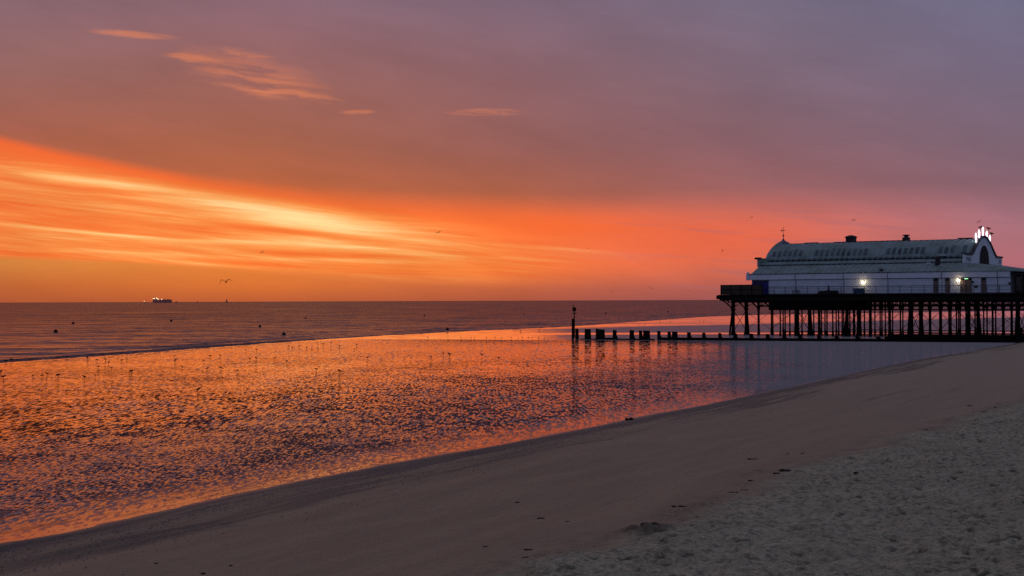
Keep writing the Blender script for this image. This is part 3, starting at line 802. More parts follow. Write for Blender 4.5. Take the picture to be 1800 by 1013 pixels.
# crown of lit plumes over the landward gable
for (tq, zq, h_, lean) in ((-4.2, 14.95, 1.75, -.12), (-2.3, 15.75, 1.55, -.08), (0, 16.3, 1.55, 0.), (2.4, 15.75, 1.55, .08), (4.3, 14.95, 1.7, .12)):
    b = MB(); prof_ = [(.08, 0), (.34, .12*h_), (.30, .26*h_), (.40, .40*h_), (.36, .52*h_), (.46, .66*h_), (.34, .84*h_), (.24, .93*h_), (.03, h_)]
    n = len(prof_); nn = 10; vs = []
    for r, z in prof_:
        for i in range(nn):
            a = 2*math.pi*i/nn; vs.append((LG+r*.3*math.cos(a), tc+tq+lean*z*1.2+r*1.15*math.sin(a), Zd(zq)+z))
    fs = [(k*nn+i, k*nn+(i+1) % nn, (k+1)*nn+(i+1) % nn, (k+1)*nn+i) for k in range(n-1) for i in range(nn)]+[tuple(range(nn)), tuple(range((n-1)*nn, n*nn))]
    b.add(vs, fs); pl = b.build('lit_plume', E_white, pav, True)
    b = MB(); b.bar((LG, tc+tq, Zd(zq)-.5), (LG, tc+tq, Zd(zq)+.05), .05, n=6); b.build('plume_stem', P_dark, pl)
# landward low roof, hipped, and glazed entrance
def quadroof(name, pts_, fs, mat, th=.14):
    m = MB(); n = len(pts_)
    m.add(list(pts_)+[(x, y, z-th) for x, y, z in pts_], [tuple(f) for f in fs]+[tuple(reversed([i+n for i in f])) for f in fs]+[])
    bd = {}
    for f in fs:
        for q in range(len(f)):
            e = (f[q], f[(q+1) % len(f)]); bd[e] = 1
    for (a, b) in list(bd):
        if (b, a) not in bd: m.add([pts_[a], pts_[b], (pts_[b][0], pts_[b][1], pts_[b][2]-th), (pts_[a][0], pts_[a][1], pts_[a][2]-th)], [(0, 1, 2, 3)])
    return m.build(name, mat, pav)
LR = 48.5
quadroof('hipped_roof', [(LG-.1, -.42, ZE+.11), (L+.5, -.42, ZE+.11), (LG+.1, 3.5, Zd(11.75)), (LG+.1, 2*tc-3.5, Zd(11.75)), (LR, -.2, ZE-.2), (LR, 2*tc+.42, ZE-.2), (L+.5, 2*tc+.42, ZE+.11), (LG-.1, 2*tc+.42, ZE+.11)],
         [(0, 1, 2), (1, 4, 5, 6, 3, 2), (3, 6, 7)], P_roof)
m = MB(); m.box(L+.02, LR-.2, .05, W-.1, ZE-.55, ZE-.3)
m.build('canopy', P_coping, pav)
for k in range(6):
    x = L+.5+k*1.1
    m = MB(); m.box(x-.12, x+.12, .2, .45, 0, ZE-.55); m.box(x-.2, x+.2, .15, .5, 0, .25); m.build('canopy_post', P_hoard, pav)
m = MB()
for k in range(5):
    x = L+.7+k*1.1; m.box(x, x+.75, .6, .66, .25, ZE-.8)
m.build('entrance_screen', pbr('weathered_board', (.12,.115,.11), .8, .3, 3.), pav)
m = MB(); m.box(L+.02, LR-.4, 3.0, W-3, 0, ZE-.57); m.build('entrance_lobby', P_dark, pav)
# doors and shutters
def s_of(px, t_=-.02):      # place along the wall by where the photograph shows it
    k = (px-900)/F
    return (k*(O.y+t_*.8387)-(O.x+t_*.5446))/(.8387+k*.5446)
def door(px0, px1, z1=2.45, mat=P_door, head=True):
    x0, x1 = s_of(px0), s_of(px1)
    m = MB(); m.box(x0, x1, -.045, -.003, .02, z1-.45 if head else z1); dr = m.build('door', mat, pav)
    if head: h = MB(); h.box(x0, x1, -.05, -.003, z1-.447, z1); h.build('fanlight', P_doord, dr)
    fr_ = MB(); fr_.box(x0-.07, x0-.003, -.075, -.003, .02, z1+.07); fr_.box(x1+.003, x1+.07, -.075, -.003, .02, z1+.07); fr_.box(x0-.07, x1+.07, -.08, -.003, z1+.073, z1+.14); fr_.build('door_frame', P_pipe, dr)
    return dr
door(1641.5, 1649); door(1662, 1669.5); door(1725.5, 1733)
dr = door(1689, 1707.5, 2.5, P_door)
x0, x1 = s_of(1689), s_of(1707.5)
m = MB(); m.box((x0+x1)/2-.05, (x0+x1)/2+.05, -.06, -.047, .05, 2.0); m.build('door_gap', P_dark, dr)
m = MB(); m.box(s_of(1695.5), s_of(1703), -.24, -.10, 2.12, 2.42); ex = m.build('exit_sign', P_dark, pav)
m = MB()
xa, xb = s_of(1696), s_of(1702.5)
m.prism([(xa, 2.27), (xa+.18, 2.38), (xa+.18, 2.31), (xb, 2.31), (xb, 2.23), (xa+.18, 2.23), (xa+.18, 2.16)], -.256, -.243); m.build('arrow_light', E_green, ex)
m = MB(); m.box(s_of(1322.5), s_of(1351), -.08, -.004, -.0, ZE-1.0); sh_ = m.build('shutter', P_blue, pav)
m = MB(); m.box(s_of(1323.5), s_of(1350), -.13, -.082, ZE-1.35, ZE-1.05); m.build('shutter_box', P_coping, sh_)
for q in (1399, 1483.5, 1561, 1656, 1754):
    x = s_of(q); m = MB(); m.bar((x, -.36, ZE-.02), (x, -.36, ZE-.8), .05, n=6); m.bar((x, -.36, ZE-.8), (x, -.10, ZE-1.05), .05, n=6); m.bar((x, -.10, ZE-1.05), (x, -.10, .05), .05, n=6)
    m.build('downpipe', P_pipe, pav)
for q, zz_ in ((1710, 1.75), (1775, 1.5)):
    x = s_of(q); m = MB(); m.box(x-.14, x+.14, -.16, -.004, zz_-.16, zz_+.16); m.box(x-.1, x+.1, -.2, -.162, zz_-.1, zz_+.12); m.build('meter_box', P_dark, pav)
x = s_of(1716); m = MB(); m.lathe((x, -.1, 1.0), [(.2, -.12), (.3, -.06), (.3, .1), (.18, .16)], 10, 1, .3); m.build('hose_reel', P_dark, pav)
# lit wall lamps
for q, zq in ((1518, 1.92), (1686, 2.05)):
    x = s_of(q); lp = MB(); lp.box(x-.1, x+.1, -.12, -.004, zq+.12, zq+.3); lp.bar((x, -.1, zq+.2), (x, -.42, zq+.22), .03, n=6)
    lo_ = lp.build('wall_lamp', P_dark, pav)
    bl = MB(); bl.lathe((x, -.42, zq), [(.06, -.18), (.17, -.10), (.22, 0), (.17, .10), (.07, .17)], 12); bl.build('lamp_bulb', E_warm, lo_, True)
    ld = bpy.data.lights.new('lamp_light', 'POINT'); ld.energy = 8; ld.color = (1, .62, .32); ld.shadow_soft_size = .15
    l_ = bpy.data.objects.new('lamp_light', ld); COL.objects.link(l_); l_.parent = pav; l_.location = (x, -.95, zq+.05)
# ventilators, finial
def vent(px, r, h_, wide):
    s0 = s_of(px, tc)
    m = MB(); m.box(s0-r, s0+r, tc-r, tc+r, Zd(15.6), Zd(15.95)+h_*.55)
    v = m.build('ventilator', P_coping, pav)
    m = MB(); m.lathe((s0, tc, Zd(15.95)+h_*.55), [(wide, 0), (wide*1.05, .06), (wide*.85, .25), (wide*.3, .42), (.02, .46)] if wide > 1 else [(r*.7, 0), (r*.7, .25), (wide, .28), (wide, .42), (.1, .5)], 14); m.build('ventilator_cap', P_coping, v)
vent(1496.5, .72, 1.3, 1.05); vent(1593.5, .52, .9, .62)
s0 = s_of(1377.5, tc)+.0
fn = MB(); fn.lathe((s0, tc, Zd(15.85)), [(1.25, 0), (1.15, .18), (.75, .42), (.32, .62), (.12, .95), (.05, 1.2)], 14); f_ = fn.build('finial_dome', P_pipe, pav, True)
fn = MB(); fn.bar((s0, tc, Zd(17.0)), (s0, tc, Zd(18.9)), .035, n=6); fn.lathe((s0, tc, Zd(17.35)), [(.02, -.18), (.16, -.08), (.18, .04), (.1, .16), (.02, .2)], 10)
fn.box(s0-.42, s0+.38, tc-.02, tc+.02, Zd(18.25), Zd(18.33)); fn.prism([(s0-.42, Zd(18.15)), (s0-.05, Zd(18.29)), (s0-.42, Zd(18.48))], tc-.02, tc+.02); fn.build('weather_vane', P_coping, f_)
# roof plant and skylight
def roof_pt(px, py_, tq):     # helper: s for pixel at roof depth
    return s_of(px, tq)
x = s_of(1649, 2.6); m = MB(); m.box(x-.35, x+.35, 2.2, 2.8, Zd(11.3), Zd(12.0)); m.lathe((x, 2.5, Zd(12.0)), [(.3, 0), (.45, .2), (.45, .6), (.2, .75)], 10); m.build('extract_cowl', P_coping, pav)
for dx, z0 in ((-1.4, 11.55), (.7, 11.2)):
    m = MB(); m.box(x+dx-.3, x+dx+.4, 2.0, 2.3, Zd(z0), Zd(z0+.22)); m.build('roof_unit', P_grey, pav)
x = s_of(1658, 7.6); m = MB(); m.box(x-.65, x+.65, 7.0, 7.6, Zd(12.95), Zd(13.15)); m.build('skylight', P_grey, pav)
x = s_of(1550.5, .6); m = MB(); m.box(x-.22, x+.22, .0, .6, Zd(10.35), Zd(10.85)); m.build('roof_outlet', P_coping, pav)
# seaward white lean-to
m = MB(); m.prism([(-2.6, 1.95), (-.05, 1.95), (-.05, 2.55), (-.25, 2.75), (-2.3, 2.05)], 6, 7.2); m.box(-2.4, -.2, 6.05, 7.1, 0, 1.95); m.build('porch', P_wall, pav)

def to_world(s, t, z):
    return Vector((O.x+s*c_-t*s_, O.y+s*s_+t*c_, z))
# timber hoarding round the seaward end of the deck
hd = empty('hoarding', to_world(-5.0, -1.5, DZ), PHI); tag(hd, 'dark brown boarded hoarding around the seaward end of the pier deck', 'fence')
m = MB(); m.box(0, 7.6, -.06, 0, .02, 1.62)
m.build('front_boards', P_hoard, hd)
m = MB(); m.box(-.06, 0, .06, 20, .02, 1.62); m.build('end_boards', P_hoard, hd)
for k in range(5):
    m = MB(); m.box(k*1.87, k*1.87+.1, -.13, -.063, 0, 1.7); m.build('post', P_timber, hd)
m = MB(); m.box(0, 7.6, -.09, -.063, .75, .85); m.box(0, 7.6, -.1, .02, 1.622, 1.68); m.build('rail', P_timber, hd)
# things standing on the deck
def deck_item(name, label, cat, px, build, t_=-1.0):
    e = empty(name, to_world(s_of(px, t_), t_, DZ), PHI); tag(e, label, cat); build(e); return e
def crate(e):
    m = MB(); m.box(-.8, .8, -.35, .35, .08, .82); m.build('bin_body', pbr('blue_plastic', (.02,.07,.16), .5, .1, 3.), e)
    m = MB(); m.box(-.84, .84, -.4, .4, .823, .9); m.build('lid', pbr('blue_lid', (.03,.09,.19), .5, .1, 3.), e)
    for sx in (-.6, .6): m = MB(); m.bar((sx, -.34, .08), (sx, .34, .08), .08, n=10); m.build('wheel', P_dark, e)
deck_item('blue_bin', 'low blue storage bin behind the railing near the left wall lamp', 'bin', 1510, crate)
def table(e):
    m = MB(); m.box(-.55, .55, -.35, .35, .6, .68); m.build('tabletop', P_hoard, e)
    for sx in (-.45, .45):
        for sy in (-.28, .28): m = MB(); m.box(sx-.03, sx+.03, sy-.03, sy+.03, 0, .6); m.build('leg', P_dark, e)
    m = MB(); m.box(-.5, .5, -.55, -.4, .38, .44); m.box(-.5, .5, .4, .55, .38, .44); m.build('bench', P_hoard, e)
deck_item('deck_table', 'low brown table with benches on the deck right of the blue shutter', 'table', 1399, table)
def pile(e):
    m = MB()
    for k in range(3): m.tube([(-1.7+k*.1, -.1+k*.15, .15+k*.14), (0, k*.12, .17+k*.15), (1.7, .1, .15+k*.12)], [.12, .14, .12], 7)
    m.build('rolled_cover', P_dark, e)
    m = MB(); m.box(-.2, 1.6, -.2, .3, .3, .62); m.build('covered_box', P_dark, e)
deck_item('covered_bundle', 'long low dark bundle of covered gear on the deck beside the thin dark post', 'bundle', 1455, pile)
def postf(e):
    m = MB(); m.lathe((0, 0, 0), [(.16, 0), (.14, .9), (.1, 1.3), (.05, 1.5)], 8); m.build('post', P_dark, e)
    m = MB(); m.box(-.3, .3, -.3, .3, 0, .06); m.build('base', P_dark, e)
deck_item('folded_parasol', 'thin dark upright post like a closed parasol at the deck bundle', 'post', 1456, postf, -1.3)

# ------------------------------------------------------------------ groyne
gy = empty('groyne', on_z(1010, 597.2)); gy.location.z = 0
tag(gy, 'low dark timber groyne of planks and stub posts across the pool before the pier', 'groyne')
G0 = on_z(1010, 597.2); G1 = on_z(1790, 602.8)
gd = (G1-G0).normalized(); gy.rotation_euler.z = math.atan2(gd.y, gd.x); GL = (G1-G0).length
def g_of(px, py=599):
    k = (px-900)/F; 
    return (k*G0.y-G0.x)/(gd.x-k*gd.y)
posts = [(1014,5,578),(1033,10,578.5),(1050,5,578),(1058,9,579),(1080,6,580),(1110,7,580),(1126,5,580.5),(1136,11,580.5),(1158,5,581),(1176,5,582),(1186,9,582),(1211,6,583),(1237,5,583.5),(1265,5,584),(1292,6,584.5),(1320,6,584.5),(1349,6,585),(1378,6,585.5),(1406,6,586),(1439,6,586.5),(1470,6,587),(1507,6,587.5),(1543,6,588)]
for (q, w_, yt) in posts:
    x = g_of(q); Yp = G0.y+gd.y*x; z = (597.5-yt)*Yp/F; w2 = w_*Yp/F/2
    m = MB(); j = random.uniform(-.04, .04)
    m.add([(x-w2*1.1, -.2, ZB), (x+w2*1.15, -.2, ZB), (x+w2*1.15, .2, ZB), (x-w2*1.1, .2, ZB), (x-w2+j, -.16, z), (x+w2+j, -.16, z-.03), (x+w2+j, .16, z-.05), (x-w2+j, .16, z)],
          [(0,3,2,1),(4,5,6,7),(0,1,5,4),(1,2,6,5),(2,3,7,6),(3,0,4,7)])
    if w_ < 8 and q > 1060: m.prism([(x+w2, 0), (x+w2+.35, 0), (x+w2+.12, .55), (x+w2, .6)], -.1, .1)
    m.build('post', P_timber, gy)
xa, xb, xc, xd = g_of(1044), g_of(1155), g_of(1565), g_of(1803)
m = MB(); m.box(g_of(1018), g_of(1046), .22, .3, ZB, .14); m.box(xa, g_of(1150), .22, .30, ZB, .20); m.box(xb, xc, .22, .30, ZB, .42); m.box(g_of(1062), g_of(1076), .31, .36, ZB, .32)
m.build('planking', P_timber, gy)
m = MB(); m.prism([(xc-.5, ZB), (xc+4.5, ZB), (xc+4.5, .98), (xc, .95), (xc-.9, .62)], .1, .5); m.box(xc+4.5, xd, .1, .5, ZB, .95)
m.box(xc, xd, .05, .55, .953, 1.02)
m.build('raised_planking', P_timber, gy)
for q in range(1580, 1800, 24):
    x = g_of(q); m = MB(); m.box(x-.18, x+.18, -.12, .08, ZB, .9); m.build('buttress', P_timber, gy)
for (q, top_) in ((1789, 1.6), (1795, 2.1), (1801, 1.8)):
    x = g_of(q); m = MB(); m.box(x-.2, x+.2, -.4, .0, ZB, top_); m.build('end_post', P_timber, gy)

# beacon at the outer end of the groyne
bc = empty('marker_beacon', on_z(1008.5, 597.2)); tag(bc, 'tall thin beacon post with basket topmark at the outer end of the groyne', 'beacon')
sc_ = G0.y/F
m = MB(); m.bar((-.12, 0, ZB), (-.12, 0, 37*sc_), .22, .19, 8); m.build('pile', P_timber, bc)
m = MB(); m.bar((.1, 0, .3), (.1, 0, 56*sc_), .1, .085, 8); m.build('mast', P_iron, bc)
m = MB(); m.box(-.35, .5, -.04, .04, 45.5*sc_, 46.3*sc_); m.build('crossbar', P_iron, bc)
m = MB()
for k in range(10):
    a = 2*math.pi*k/10; m.bar((.1+.24*math.cos(a), .24*math.sin(a), 50.5*sc_), (.1+.24*math.cos(a), .24*math.sin(a), 56.5*sc_), .05, n=5)
for z in (50.5, 52.5, 54.5, 56.3): m.lathe((.1, 0, z*sc_), [(.25, -.04), (.27, 0), (.25, .04)], 12)
m.build('basket_topmark', P_iron, bc)
m = MB(); m.bar((.0, 0, 56.5*sc_), (-.05, 0, 59.5*sc_), .04, n=5); m.lathe((-.05, 0, 60*sc_), [(.03, -.1), (.1, 0), (.03, .1)], 8); m.build('lantern', P_iron, bc)

# ------------------------------------------------------------------ buoys
buoys = [(98,581.5,7,'large round black buoy nearest the left edge of the sea'),(128.5,567.5,5,'small black buoy just right of and beyond the leftmost large buoy'),(301,563.5,4.5,'small black buoy below the lit cargo ship'),
         (457,573,5,'black buoy left of the large buoy near the sea edge'),(499,587,7.5,'large domed black buoy closest to the sea edge'),(537,558.5,3.5,'tiny black buoy beyond the large domed one'),
         (786.5,578.5,6,'lone large black buoy above the bright wet strip'),(746,554.5,3.2,'tiny buoy far out beyond the lone large buoy'),(1065,550.3,3,'tiny dark buoy left of the distant one nearest the beacon'),(1174,548,3,'tiny dark buoy between the beacon and the pier'),(1286,546.5,3,'tiny dark buoy just left of the first pier column'),(921,552,2.2,'faint tiny buoy far out left of the beacon')]
for (q, yy, wpx, lb) in buoys:
    p = on_z(q, yy+wpx*.4); r = wpx*p.y/F/2
    e = empty('buoy', p); e['label'] = lb; e['category'] = 'buoy'; e['group'] = 'mooring buoys on the sea'
    m = MB(); m.lathe((0, 0, 0), [(r*.5, -r*.4), (r*.95, -r*.05), (r, r*.35), (r*.85, r*.9), (r*.5, r*1.3), (r*.15, r*1.45)], 14); m.build('float', P_buoy, e, True)
    m = MB(); m.bar((0, 0, r*1.4), (0, 0, r*1.75), r*.09, n=6); m.lathe((0, 0, r*1.75), [(r*.05, -r*.1), (r*.16, 0), (r*.05, r*.1)], 8); m.build('lifting_ring', P_buoy, e)

# ------------------------------------------------------------------ ships on the horizon
YS = 8000.
k = YS/F
def ship_root(px, label, cat='ship'):
    p = at_y(px, 531, YS); e = empty('ship', (p.x, YS, 0)); tag(e, label, cat); return e
e = ship_root(285, 'large cargo ship with a row of bright deck lights on the horizon')
e.name = 'cargo_ship'
m = MB(); m.prism([(-15*k, 0), (15.5*k, 0), (16.2*k, 5.2*k), (14*k, 5.6*k), (3*k, 5.2*k), (0, 5.0*k), (-15*k, 5.6*k)], -6*k, 6*k); m.build('hull', P_ship, e)
m = MB(); m.box(-14.4*k, -7.5*k, -5*k, 5*k, 5.6*k, 8.0*k); m.box(-13*k, -9*k, -4*k, 4*k, 8.0*k, 9.2*k); m.build('superstructure', P_ship, e)
m = MB(); m.box(-6.8*k, -6*k, -.5*k, .5*k, 5.1*k, 7.6*k); m.box(-11.2*k, -10.8*k, -.3*k, .3*k, 9.2*k, 10.4*k); m.box(13*k, 13.5*k, -.3*k, .3*k, 5.6*k, 7*k); m.build('mast', P_ship, e)
for (x, z, r) in ((-15.2, 7.6, .5), (-13.2, 7.5, .8), (-12.0, 7.9, .8), (-8.6, 8.6, .9), (-7.3, 8.0, .8), (-6.0, 7.0, .9), (-5.0, 6.3, .7), (1.0, 6.4, .9)):
    m = MB(); m.lathe((x*k, -6.3*k, z*k), [(.1*r*k, -.8*r*k), (.7*r*k, -.3*r*k), (.7*r*k, .3*r*k), (.1*r*k, .8*r*k)], 8); m.build('deck_light', E_ship, e)
m = MB()
for x in range(-4, 13, 2): m.box((x+.2)*k, (x+1.6)*k, -4*k, 4*k, 5.0*k, (5.9+.3*(x % 4 == 0))*k)
m.build('cargo', P_ship, e)
def small_ship(px, w, h_, label, lit=False):
    e = ship_root(px, label)
    m = MB(); m.prism([(-w*k, 0), (w*k, 0), (w*1.25*k, h_*.55*k), (-w*1.1*k, h_*.5*k)], -1.5*k, 1.5*k); m.build('hull', P_ship, e)
    m = MB(); m.box(-w*.5*k, w*.3*k, -k, k, h_*.5*k, h_*k); m.build('superstructure', P_ship, e)
    if lit: m = MB(); m.lathe((0, -1.6*k, (h_+.8)*k), [(.1*k, -.6*k), (.6*k, 0), (.1*k, .6*k)], 8); m.build('deck_light', E_ship, e)
small_ship(254, 1.6, 2.0, 'tiny ship with a single light left of the cargo ship', True)
small_ship(310, 1.8, 2.6, 'tiny unlit ship just right of the cargo ship')
small_ship(347.5, .9, 3.0, 'faint speck of a ship midway between cargo ship and peaked silhouette')
e = ship_root(398.5, 'small peaked dark silhouette of a sailing ship on the horizon')
e.name = 'sailing_ship'
m = MB(); m.prism([(-2.2*k, 0), (2.4*k, 0), (2.7*k, 1.2*k), (-2.4*k, 1.1*k)], -k, k); m.build('hull', P_ship, e)
m = MB(); m.prism([(-1.8*k, 1.3*k), (1.9*k, 1.3*k), (.9*k, 4.2*k), (.2*k, 6.6*k), (-.3*k, 6.7*k), (-1.0*k, 4.0*k)], -.2*k, .2*k); m.build('sail', P_ship, e)
m = MB(); m.bar((0, .3*k, 1*k), (0, .3*k, 7.6*k), .15*k, n=6); m.build('mast', P_ship, e)

# ------------------------------------------------------------------ birds
def wader(pose):
    m = MB()
    if pose == 'upright':
        m.tube([(-.17, 0, .16), (-.10, 0, .19), (0, 0, .23), (.08, 0, .28), (.11, 0, .33), (.12, 0, .37), (.145, 0, .385)], [.008, .035, .06, .05, .025, .026, .012], 8)
        m.tube([(.14, 0, .382), (.19, 0, .37), (.22, 0, .36)], [.010, .006, .002], 5)
    elif pose == 'feeding':
        m.tube([(-.19, 0, .25), (-.10, 0, .235), (0, 0, .225), (.08, 0, .20), (.13, 0, .15), (.16, 0, .11), (.175, 0, .09)], [.008, .035, .062, .052, .026, .026, .012], 8)
        m.tube([(.175, 0, .09), (.19, 0, .05), (.195, 0, .02)], [.010, .006, .002], 5)
    else:
        m.tube([(-.22, 0, .20), (-.12, 0, .205), (0, 0, .21), (.09, 0, .235), (.13, 0, .27), (.155, 0, .29), (.18, 0, .292)], [.008, .038, .065, .052, .028, .028, .013], 8)
        m.tube([(.18, 0, .292), (.22, 0, .28), (.245, 0, .27)], [.010, .006, .002], 5)
    for sy in (-.025, .025):
        m.tube([(-.01, sy, .17), (-.02, sy, .09), (0.0, sy, 0), (.03, sy, .0)], [.012, .009, .008, .005], 5)
    me = m.build('wading_bird', P_bird, None, True)
    return me
wl = {'upright': 'dark wading bird standing tall on the wet glowing flats', 'feeding': 'dark wading bird bending to feed on the wet glowing flats', 'level': 'dark wading bird walking with level body on the wet glowing flats'}
proto = {p: wader(p) for p in wl}
bp = [(10,638),(20,635.5),(1.5,658),(6,667),(58,664),(74,664),(82,661),(102,664),(118,631),(154,633),(148,667),(167,663),(170,635),(185,635),(191,641),(173,648),(196,650),(214,636),(223,634),(231,657),
      (307,628),(308,637),(320,648),(358,637),(364,651),(369,629),(387,628),(388,650),(391,668),(439,634),(450,633),(451,617.5),(432,618),(417,655),(348,690),
      (483,632),(508,611),(514,613),(526,612),(539,613),(548,617),(558,605),(559,615),(568,607.5),(582,606),(597,611),(623,616),(627,608.5),(504,638),(556,652),(597,657),(646,632),
      (752,595),(787,596),(810,595.3),(828,595.3),(834,595.2),(855,596),(870,596),(882,596),(899,595.8),(911,595),(918,595.4),(929,596),(935,595.5),(947,596),(957,595.6),(758,630),(779,624),(790,627),(847,628),(877,632),(915,583),(948,581.5),
      (1123,570.5),(1133,572),(1178,567),(1230,566),(1236,565.4),(1241,565),(1160,564.5)]
used = set()
for i, (q, yy) in enumerate(bp):
    pose = random.choices(['upright', 'feeding', 'level'], [.3, .25, .45])[0]
    p = on_z(q, yy, .024 if yy > 600 else .02)
    if pose in used: o = proto[pose].copy(); COL.objects.link(o)
    else: o = proto[pose]; used.add(pose)
    o.location = p; o.rotation_euler.z = random.choice([0, math.pi])+random.uniform(-.6, .6)
    k = random.uniform(.55, .92)*(1.35 if 780 < q < 850 and yy > 620 else 1)*(1.1 if yy < 600 else 1.25); o.scale = (k, k, k)
    g_ = 'flats beyond the pool' if yy < 600 else 'flats'
    far = yy < 600
    o['label'] = wl[pose].replace('wet glowing flats', 'thin bright strip beyond the pool' if far else 'wet glowing flats')
    o['category'] = 'bird'; o['group'] = pose+' wading birds '+('beyond the pool' if far else 'on the rippled pool')
# flying gulls
def gull(px, py, span_px, Y, bank, yaw, flap, label):
    p = at_y(px, py, Y); sp = span_px*1.15*Y/F/2
    e = empty('flying_gull', p); e['label'] = label; e['category'] = 'bird'; e['group'] = 'gulls in flight'
    e.rotation_euler = (bank[0], bank[1], yaw)
    m = MB(); m.tube([(0, -sp*.42, 0), (0, -sp*.22, .0), (0, 0, sp*.02), (0, sp*.2, sp*.02), (0, sp*.33, sp*.03), (0, sp*.42, .01)], [.012*sp, .06*sp, .085*sp, .07*sp, .045*sp, .006*sp], 8)
    # tube() breaks for y-directed paths: body built by lathe instead
    m = MB(); pr = [(-.42, .015), (-.34, .06), (-.15, .08), (.05, .095), (.2, .07), (.28, .055), (.34, .05), (.38, .02), (.44, .006)]
    nn = 8; vs = [(math.cos(2*math.pi*i/nn)*r*sp, y*sp, math.sin(2*math.pi*i/nn)*r*sp) for y, r in pr for i in range(nn)]
    m.add(vs, [(a*nn+i, a*nn+(i+1) % nn, (a+1)*nn+(i+1) % nn, (a+1)*nn+i) for a in range(len(pr)-1) for i in range(nn)]+[tuple(range(nn)), tuple(range((len(pr)-1)*nn, len(pr)*nn))])
    m.build('body', P_gull, e, True)
    for sg in (-1, 1):
        f = flap if sg > 0 else flap*1.2
        st = [(0, .12, -.10, 0.0), (.3, .16, -.08, .16*f), (.55, .16, -.04, .22*f), (.8, .06, -.10, .10*f), (1.0, -.06, -.12, -.10*f)]
        m = MB(); vs = []
        for (x, yl, yt, z) in st: vs += [(sg*x*sp, yl*sp, z*sp+.012*sp), (sg*x*sp, yt*sp, z*sp+.006*sp), (sg*x*sp, yt*sp, z*sp-.006*sp), (sg*x*sp, yl*sp, z*sp-.012*sp)]
        fs = [(a*4+i, a*4+(i+1) % 4, a*4+4+(i+1) % 4, a*4+4+i) for a in range(len(st)-1) for i in range(4)]+[(0, 1, 2, 3), tuple(range(len(st)*4-4, len(st)*4))]
        m.add(vs, fs); m.build('wing', P_gull, e)
gull(397, 496, 21, 60, (R(20), R(-8)), R(20), 1.6, 'large dark gull gliding above the sea right of the cargo ship')
gull(461, 444, 9, 120, (R(30), R(-25)), R(30), 1.6, 'small gull tilted upward against the yellow streaks above the cargo ship')
gull(771, 409, 10, 120, (R(25), R(-22)), R(20), 1.2, 'small gull climbing against the orange cloud in mid picture')
gull(1033, 437, 6, 150, (R(20), R(5)), 0, 1., 'tiny faint gull above the beacon')
gull(1075, 513, 6, 150, (R(15), R(-10)), 0, 1.2, 'tiny gull low over the horizon right of the beacon')
gull(1143, 507, 10, 150, (R(15), R(22)), 0, 1., 'small gull sloping down to the right low over the horizon')
gull(1210, 511, 5, 160, (R(15), R(10)), 0, 1., 'tiny faint gull low between beacon and pier')
gull(1270, 440.5, 6, 130, (R(50), R(-50)), R(50), 1., 'dark gull flying steeply left of the pavilion roof')
gull(1321, 382.5, 7, 130, (R(30), R(-10)), R(25), 1.4, 'dark gull highest of those left of the finial')
gull(1501, 388, 9, 130, (R(25), R(-12)), R(15), 2.4, 'arch-winged gull above the wide roof ventilator')
gull(1721, 390, 9, 130, (R(20), R(-30)), R(10), .8, 'gull rising above the lit plumes of the gable')
# perched gulls on the crown
for (q, yy, lb) in ((1723.5, 401.5, 'gull perched left of the tallest lit plume'), (1737.8, 403.5, 'gull perched right of the tallest lit plume'), (1743, 412.5, 'gull perched on the rightmost pair of lit plumes')):
    t0 = {1723.5: tc-2.3, 1737.8: tc+2.4, 1743: tc+4.3}[q]
    wp = to_world(LG, t0, 0); p = at_y(q, yy, wp.y)
    g0 = proto['level'].copy(); COL.objects.link(g0); g0.name = 'perched_gull'; g0.data = proto['level'].data
    g0.location = (p.x, p.y, p.z-.3); g0.scale = (2.3, 2.3, 2.3); g0.rotation_euler.z = random.choice([0, math.pi])+.3
    g0['label'] = lb; g0['category'] = 'bird'; g0['group'] = 'gulls perched on the lit crown'

# ------------------------------------------------------------------ beach litter
P_weed = pbr('dark_seaweed', (.040,.036,.028), .8, .2, 20.)
def lump(name, px, py, wpx, hpx, label, cat, group=None, mat=P_weed, seed=0):
    p = ground_hit(px, py); dist = p.y; w_ = wpx*dist/F/2; h_ = max(.02, hpx*dist/F*.7)
    p.z = ground_z(p.x, p.y)
    rr = random.Random(seed); m = MB()
    for _ in range(7):
        cx = rr.uniform(-.75, .75)*w_; cy = rr.uniform(-.5, .5)*w_*.8; r = rr.uniform(.25, .45)*w_
        m.lathe((cx, cy, -.01), [(r, -.02), (r*rr.uniform(.8, 1), h_*.3), (r*.6, h_*rr.uniform(.55, .8)), (r*.1, h_*rr.uniform(.7, 1.1))], 7, 1, rr.uniform(.5, 1))
    for _ in range(9):
        a = rr.uniform(0, 6.28); c0 = Vector((rr.uniform(-.6, .6)*w_, rr.uniform(-.3, .3)*w_, h_*.3)); d0 = Vector((math.cos(a), math.sin(a)*.6, 0))*w_*rr.uniform(.5, 1.0)
        m.tube([c0, c0+d0*.5+Vector((0, 0, h_*.15)), c0+d0+Vector((0, 0, -h_*.2))], [h_*.22, h_*.18, h_*.06], 5)
    o = m.build(name, mat, None); o.location = p
    o['label'] = label; o['category'] = cat
    if group: o['group'] = group
    return o
ob = lump('sea_worn_stump', 1106, 739, 15, 7, 'dark stump lying alone at the edge of the water', 'stump', mat=P_timber, seed=3)
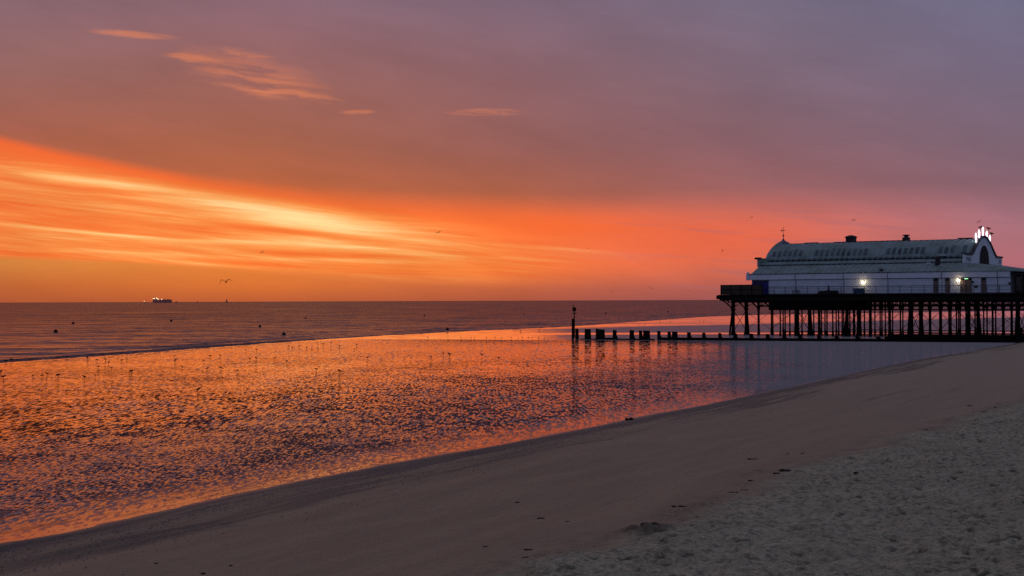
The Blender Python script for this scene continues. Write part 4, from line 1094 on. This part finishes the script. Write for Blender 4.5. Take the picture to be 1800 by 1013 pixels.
weeds = [(1192,895,24,4.5,'long dark seaweed scrap with a thick left end below the mid beach'),(1140,938,34,5,'widest dark clump, in the dug sand heap'),(930,971,17,4,'dark seaweed scrap at the dry sand edge left of the sand heap'),(924,982,14,4,'seaweed scrap just below another left of the sand heap'),
 (951,911,14,3,'thin seaweed scrap on the smooth sand left of the heap'),(1379,833,26,6,'largest dark seaweed cluster on the upper right smooth sand'),(1365,839,12,4,'seaweed scrap touching the lower left of the largest cluster'),(1336,832,15,2.5,'thin flat scrap left of the largest seaweed cluster'),
 (1320,850,12,3,'small scrap below and left of the largest seaweed cluster'),(1306,865,16,3,'scrap on the dry sand edge above the sand heap'),(1293,871,20,5,'dark ragged scrap on the edge between smooth and trodden sand'),(1384,798,8,2.5,'small scrap above the largest seaweed cluster'),
 (1411,798,7,2.5,'small scrap right of the one above the largest cluster'),(1325,806,24,2.5,'long thin streak of weed on the smooth sand'),(1640,761,14,3,'scrap on the dry sand edge at middle right'),(1627,762,9,3,'small scrap beside another at middle right'),
 (1717,742,9,3.5,'dark scrap on the sand edge at far right'),(1744,738,8,3,'right hand scrap of the far right pair'),(1730,727,9,2.5,'small scrap above the far right pair'),(1706,711,11,2.5,'lone scrap on smooth sand below the pier end'),(1750,718,9,2.5,'rightmost small scrap on the beach edge'),
 (275,995,9,4,'small dark scrap near the bottom left of the beach'),(406,996,8,4,'small dark scrap right of the one at bottom left'),(357,1011,9,4,'dark scrap cut by the bottom edge of the picture'),(910,881,9,3,'small scrap with fine shell bits on the smooth sand'),(998,918,9,3,'small pale-edged scrap left of the sand heap'),
 (853,965,9,3,'small scrap at the left tip of the dry sand'),(1505,838,10,2,'dark lump standing in for a shaded hollow in the trodden sand right of the largest cluster')]  # last entry: dark lump added for the shade of a sand hollow
for i, (q, yy, w_, h_, lb) in enumerate(weeds):
    lump('seaweed_scrap', q, yy, w_, h_, lb, 'seaweed', 'seaweed scraps on the beach', seed=20+i)
# loose shingle along the lower beach, uncountable
sg = MB(); rr = random.Random(5)
for _ in range(5200):
    a = 18+rr.random()**1.4*70; u = rr.gauss(2.8, 1.0) if rr.random() < .6 else rr.gauss(5.2, 1.3)*(1 if a < 45 else .8)
    if u < .5 or (vnoise(np.array([a*.22]), np.array([u*.6]), 58)[0] < -.05): continue
    us = u+float(shore_u(a)); p = to_xy(a, us); z = float(ZZ[min(int(np.searchsorted(av, a)), len(av)-1), min(int(np.searchsorted(uv, u)), len(uv)-1)])
    r = rr.uniform(.012, .035); th = rr.uniform(0, 3); cx, sx_2 = math.cos(th)*r, math.sin(th)*r
    sg.add([(p.x+cx, p.y+sx_2, z), (p.x-sx_2*.7, p.y+cx*.7, z), (p.x-cx, p.y-sx_2, z), (p.x+sx_2*.7, p.y-cx*.7, z), (p.x, p.y, z+r*.7)], [(0,1,4),(1,2,4),(2,3,4),(3,0,4)])
sgo = sg.build('shingle', pbr('shingle_stone', (.10,.09,.10), .6, .4, 12., c2=(.32,.29,.30)))
tag(sgo, 'scattered small stones along the lower beach', 'shingle', kind='stuff')

# ------------------------------------------------------------------ render setup
sc.view_settings.view_transform = 'Standard'; sc.view_settings.look = 'None'; sc.view_settings.exposure = 0; sc.view_settings.gamma = 1
sc.render.engine = 'CYCLES'
sc.cycles.max_bounces = 4; sc.cycles.sample_clamp_indirect = .8; sc.cycles.sample_clamp_direct = 20; sc.cycles.use_denoising = False
sc.render.resolution_x = 1024; sc.render.resolution_y = 576
